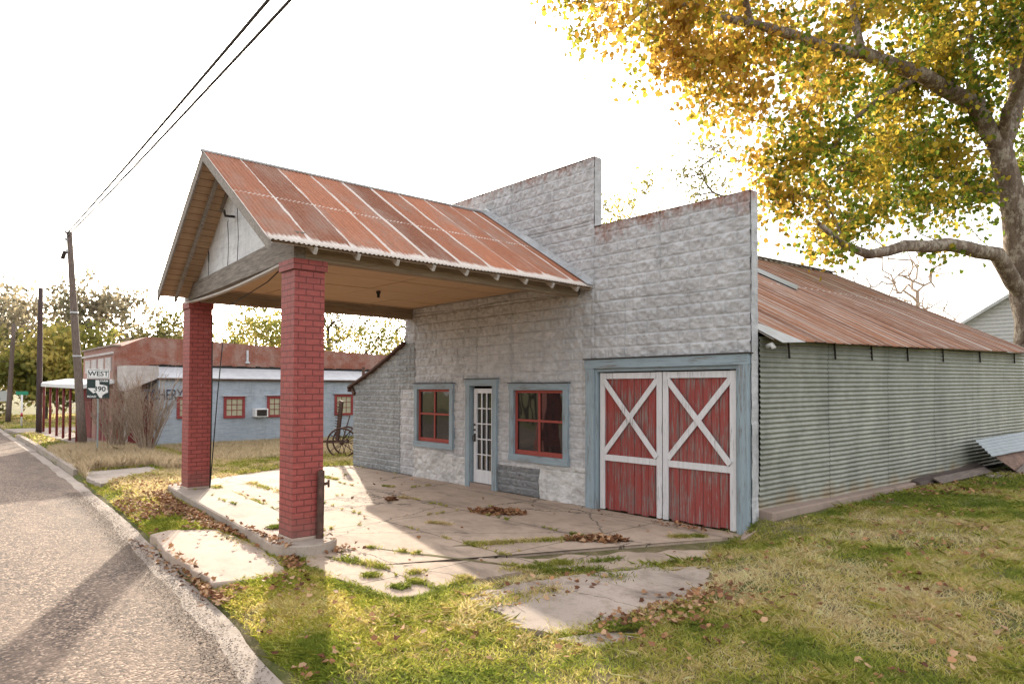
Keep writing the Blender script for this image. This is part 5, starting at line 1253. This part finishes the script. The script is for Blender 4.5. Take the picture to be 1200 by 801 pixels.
# back lots
x, y = scatter(150000, -22, -9.5, -6, 8, rng, lambda x, y: offroad(x, y) & ~hard(x, y, .1) & ~((x > -11.95) & (y > -.1)))
pts = np.stack([x, y, gh(x, y)-.005], 1); blades('lot_grass', pts, .09, .018, grass_cols(x, y, rng, .22, 0), rng, M['grass'], .7, 'yellowing grass in the lot between the two buildings', 'grass')
x, y = scatter(70000, -60, -22, -5.8, 14, rng, lambda x, y: offroad(x, y) & ~hard(x, y) & ~((x > -30.5) & (y > -4.6)))
pts = np.stack([x, y, gh(x, y)-.005], 1); blades('field_grass', pts, .10, .05, grass_cols(x, y, rng, .12, 0), rng, M['grass'], .6, 'sunlit grass on the far corner lot', 'grass')
DRY = np.array([(.50, .39, .24), (.72, .58, .40)])
def dryband(n, x0, x1, yf, h, name, label):
    x = rng.uniform(x0, x1, n); lo, hi = yf(x); y = lo+(hi-lo)*rng.uniform(0, 1, n); k = offroad(x, y) & ~hard(x, y, 0) & (fbm(x*.9, y*.9, 3, 33) > .33); x, y = x[k], y[k]
    c = DRY[0]+(DRY[1]-DRY[0])*rng.uniform(0, 1, (len(x), 1)); pts = np.stack([x, y, gh(x, y)], 1)
    blades(name, pts, h, .010, c*rng.uniform(.8, 1.15, (len(x), 1)), rng, M['drygrass'], .35, label, 'grass')
dryband(42000, -22.5, -13.8, lambda x: (edge_y(x)+.15, np.full(len(x), -3.6)), .26, 'dry_grass', 'tall pale dry grass around the road sign')
dryband(26000, -21.5, -15.0, lambda x: (np.full(len(x), -2.6), np.full(len(x), 3.6)), .16, 'dry_grass', 'short pale dry grass in front of the blue wall')
# grass tufts in the slab joints and cracks
tuf = []
def line_tufts(a, b, n, w, h=1.0):
    a = np.array(a); b = np.array(b)
    for _ in range(n):
        t = rng.uniform(); c = a+(b-a)*t+rng.normal(size=2)*.02
        if fbm(np.array(c[0]*2.1), np.array(c[1]*2.1), 3, 5) > .47:
            m = 16; tuf.append(np.concatenate([c+rng.normal(size=(m, 2))*[w, w*.8]*rng.uniform(.4, 1.3), np.full((m, 1), h)], 1))
for j in (-3.5+.0, -1.95+.0): pass
line_tufts((-3.0, -4.65), (-.4, -3.55), 90, .045); line_tufts((-2.3, -3.75), (-1.6, -2.25), 110, .06); line_tufts((-1.6, -2.25), (-1.0, -1.7), 40, .05)
line_tufts((-2.9, -5.3), (-1.9, -5.0), 60, .07); line_tufts((-11.5, -3.5), (-7, -3.6), 120, .09); line_tufts((-11.8, -4.3), (-6.5, -4.4), 90, .08); line_tufts((-11.4, -1.8), (-9.5, -1.75), 50, .05)
line_tufts((-3.9, -3.1), (-3.5, -2.9), 25, .03); line_tufts((-6.3, -2.1), (-6.1, -2.0), 12, .03); line_tufts((-.7, -1.0), (-.4, -.6), 40, .05); line_tufts((-7.9, -1.5), (-7.6, -1.4), 10, .03)
line_tufts((-.1, -5.6), (.2, -2.4), 200, .12); line_tufts((-.75, -4.9), (-.05, -3.9), 120, .12); line_tufts((-.9, -4.0), (-.3, -2.4), 60, .06); line_tufts((-4.45, -5.33), (-4.35, -5.30), 30, .05)
line_tufts((-9.3, -4.55), (-8.9, -4.6), 20, .08); line_tufts((1.1, -5.1), (1.5, -4.3), 90, .12); line_tufts((.3, -1.9), (.1, -.3), 120, .08)
for c in ((-1.75, -5.35), (-1.2, -5.1), (-1.15, -5.35), (-1.55, -4.9), (-.95, -4.6), (-1.6, -3.9), (-.75, -3.3)): line_tufts(c, (c[0]+.1, c[1]+.06), 25, .045)
for a_, b_ in zip(SLAB[6:16], SLAB[7:17]): line_tufts(a_, b_, 46, .05)
for yy_ in (-1.95, -3.5, -5.05): line_tufts((-11.5, yy_), (-.6, yy_), 70, .02)
for xx_ in (-10.2, -7.3, -4.4, -1.5): line_tufts((xx_, -4.9), (xx_, -.6), 30, .018)
T = np.concatenate(tuf); x, y = T[:, 0], T[:, 1]
on = inpoly(x, y, SLAB) | inpoly(x, y, WORN); isl = polydist(x, y, [ISL_A, ISL_B, ISL_A]) < .40
z = np.where(isl, ISLTOP, np.where(on, 0.0, np.maximum(gh(x, y), -.01)))
blades('joint_grass', np.stack([x, y, z], 1), .042, .008, grass_cols(x, y, rng, -.02, .1), rng, M['grass'], .9, 'small grass tufts growing in the forecourt joints', 'grass')
# fallen leaves
LC = np.array([(.15, .065, .035), (.27, .13, .065), (.38, .20, .10), (.46, .29, .17)])
def litter(name, x, y, z, size, label, cat='leaves', kind='stuff', flat=.55):
    n = len(x); i = rng.integers(0, 4, n); c = LC[i]*rng.uniform(.7, 1.2, (n, 1))
    o = leaves_mesh(name, np.stack([x, y, z], 1), size, c, rng, 'syc', M['litter'], None, 0, flat); tag(o, label, cat, None, kind); return o
def surf(x, y):
    on = inpoly(x, y, SLAB) | inpoly(x, y, WORN) | inpoly(x, y, PAD) | inpoly(x, y, SMALL)
    isl = polydist(x, y, [ISL_A, ISL_B, ISL_A]) < ISL_W
    return np.where(isl, ISLTOP+.012, np.where(on, .018, gh(x, y)+.035))
X = []; Y = []
def add(x, y): X.append(x); Y.append(y)
x, y = scatter(9000, 0.0, 5.6, -7, 7, rng, lambda x, y: offroad(x, y) & ~hard(x, y)); k = fbm(x*1.1, y*1.1, 3, 7)+rng.uniform(-.2, .2, len(x)) > .64; add(x[k], y[k])
x, y = scatter(1500, .5, 12, 7, 24, rng, lambda x, y: (x > 1+.04*y)); add(x, y)
# band against island and along the pad
n = 1500; t = rng.uniform(size=n); bx = -10.0+6.7*t; by = -5.32-.45*t+.0-np.abs(rng.normal(size=n))*.15-.08*(1-t); kk = ~inpoly(bx, by, PAD) | (rng.uniform(size=n) < .03); add(bx[kk], by[kk])
x, y = scatter(5200, -9.8, -2.6, -6.9, -5.6, rng, lambda x, y: offroad(x, y) & ~(inpoly(x, y, PAD) & (rng.uniform(size=len(x)) < .995))); k = fbm(x*1.6, y*1.6, 3, 17)+rng.uniform(-.15, .15, len(x)) > .50; add(x[k], y[k])
n = 700; t = rng.uniform(size=n); add(-6.2+4.2*t, -6.78-.10*t+rng.normal(size=n)*.05+.03)
x, y = scatter(1600, -3, .4, -7, -5.8, rng, lambda x, y: offroad(x, y) & ~hard(x, y)); k = rng.uniform(size=len(x)) < np.clip(.6-(x+3)/2.6, .05, 1); add(x[k], y[k])
n = 300; add(1.35+rng.normal(size=n)*.13+.28*rng.uniform(-1, 1, n), -3.9+rng.normal(size=n)*.5)
n = 60; add(rng.uniform(-.4, .3, n), rng.uniform(-5.0, -3.2, n))
x, y = scatter(150, -11, .1, -5, -.1, rng, lambda x, y: inpoly(x, y, SLAB) & (rng.uniform(size=len(x)) < .6)); add(x, y)
n = 60; add(-1.0+rng.normal(size=n)*.3, -.28+rng.normal(size=n)*.1); n = 40; add(-3.05+rng.normal(size=n)*.12, -5.0+rng.normal(size=n)*.12)
x, y = scatter(1500, -14, -9.5, -6, -4.9, rng, lambda x, y: offroad(x, y) & ~hard(x, y)); k = rng.uniform(size=len(x)) < .4; add(x[k], y[k])
x = np.concatenate(X); y = np.concatenate(Y); z = surf(x, y)+rng.uniform(0, .03, len(x))
bad = (polydist(x, y, [(-3.8, -5.5), (-3.4, -5.5), (-3.4, -5.1), (-3.8, -5.1)]) < .03)
x, y, z = x[~bad], y[~bad], z[~bad]
litter('fallen_leaves', x, y, z, .058, 'brown sycamore leaves scattered over the grass and along the island')
def pile(cx, cy, a, b, ang, n, label):
    r = np.sqrt(rng.uniform(size=n)); t = rng.uniform(0, 6.28, n); u = a*r*np.cos(t); v = b*r*np.sin(t)*(.7+.5*rng.uniform(size=n)); c, s = math.cos(ang), math.sin(ang)
    litter('leaf_pile', cx+u*c-v*s, cy+u*s+v*c, .015+(1-r)*.05*rng.uniform(.3, 1, n), .085, label, 'leaf pile', None).__setitem__('group', 'leaf piles on the forecourt')
pile(-3.80, -1.65, .50, .22, .62, 330, 'oval pile of brown leaves on the slab below the right window')
pile(-1.28, -1.98, .46, .15, .75, 300, 'smaller streak of brown leaves on the slab in front of the garage doors')
pile(-6.15, -2.35, .14, .09, .3, 40, 'tiny clump of brown leaves on the slab at the shadow edge')
# loose grit on the road edge
x = rng.uniform(-12, 2, 16000); y = edge_y(x)-.26+rng.normal(size=16000)*.14; k = (y > -9) & (y < edge_y(x)-.02)
x, y = x[k], y[k]; c = np.array([(.10, .078, .062)])*rng.uniform(.5, 2.8, (len(x), 1))
o = leaves_mesh('road_grit', np.stack([x, y, np.full(len(x), -.108)], 1), .017, c, rng, 'oval', M['litter'], None, 0, 1); tag(o, 'dark crumbs of grit along the road edge', 'grit', kind='stuff')
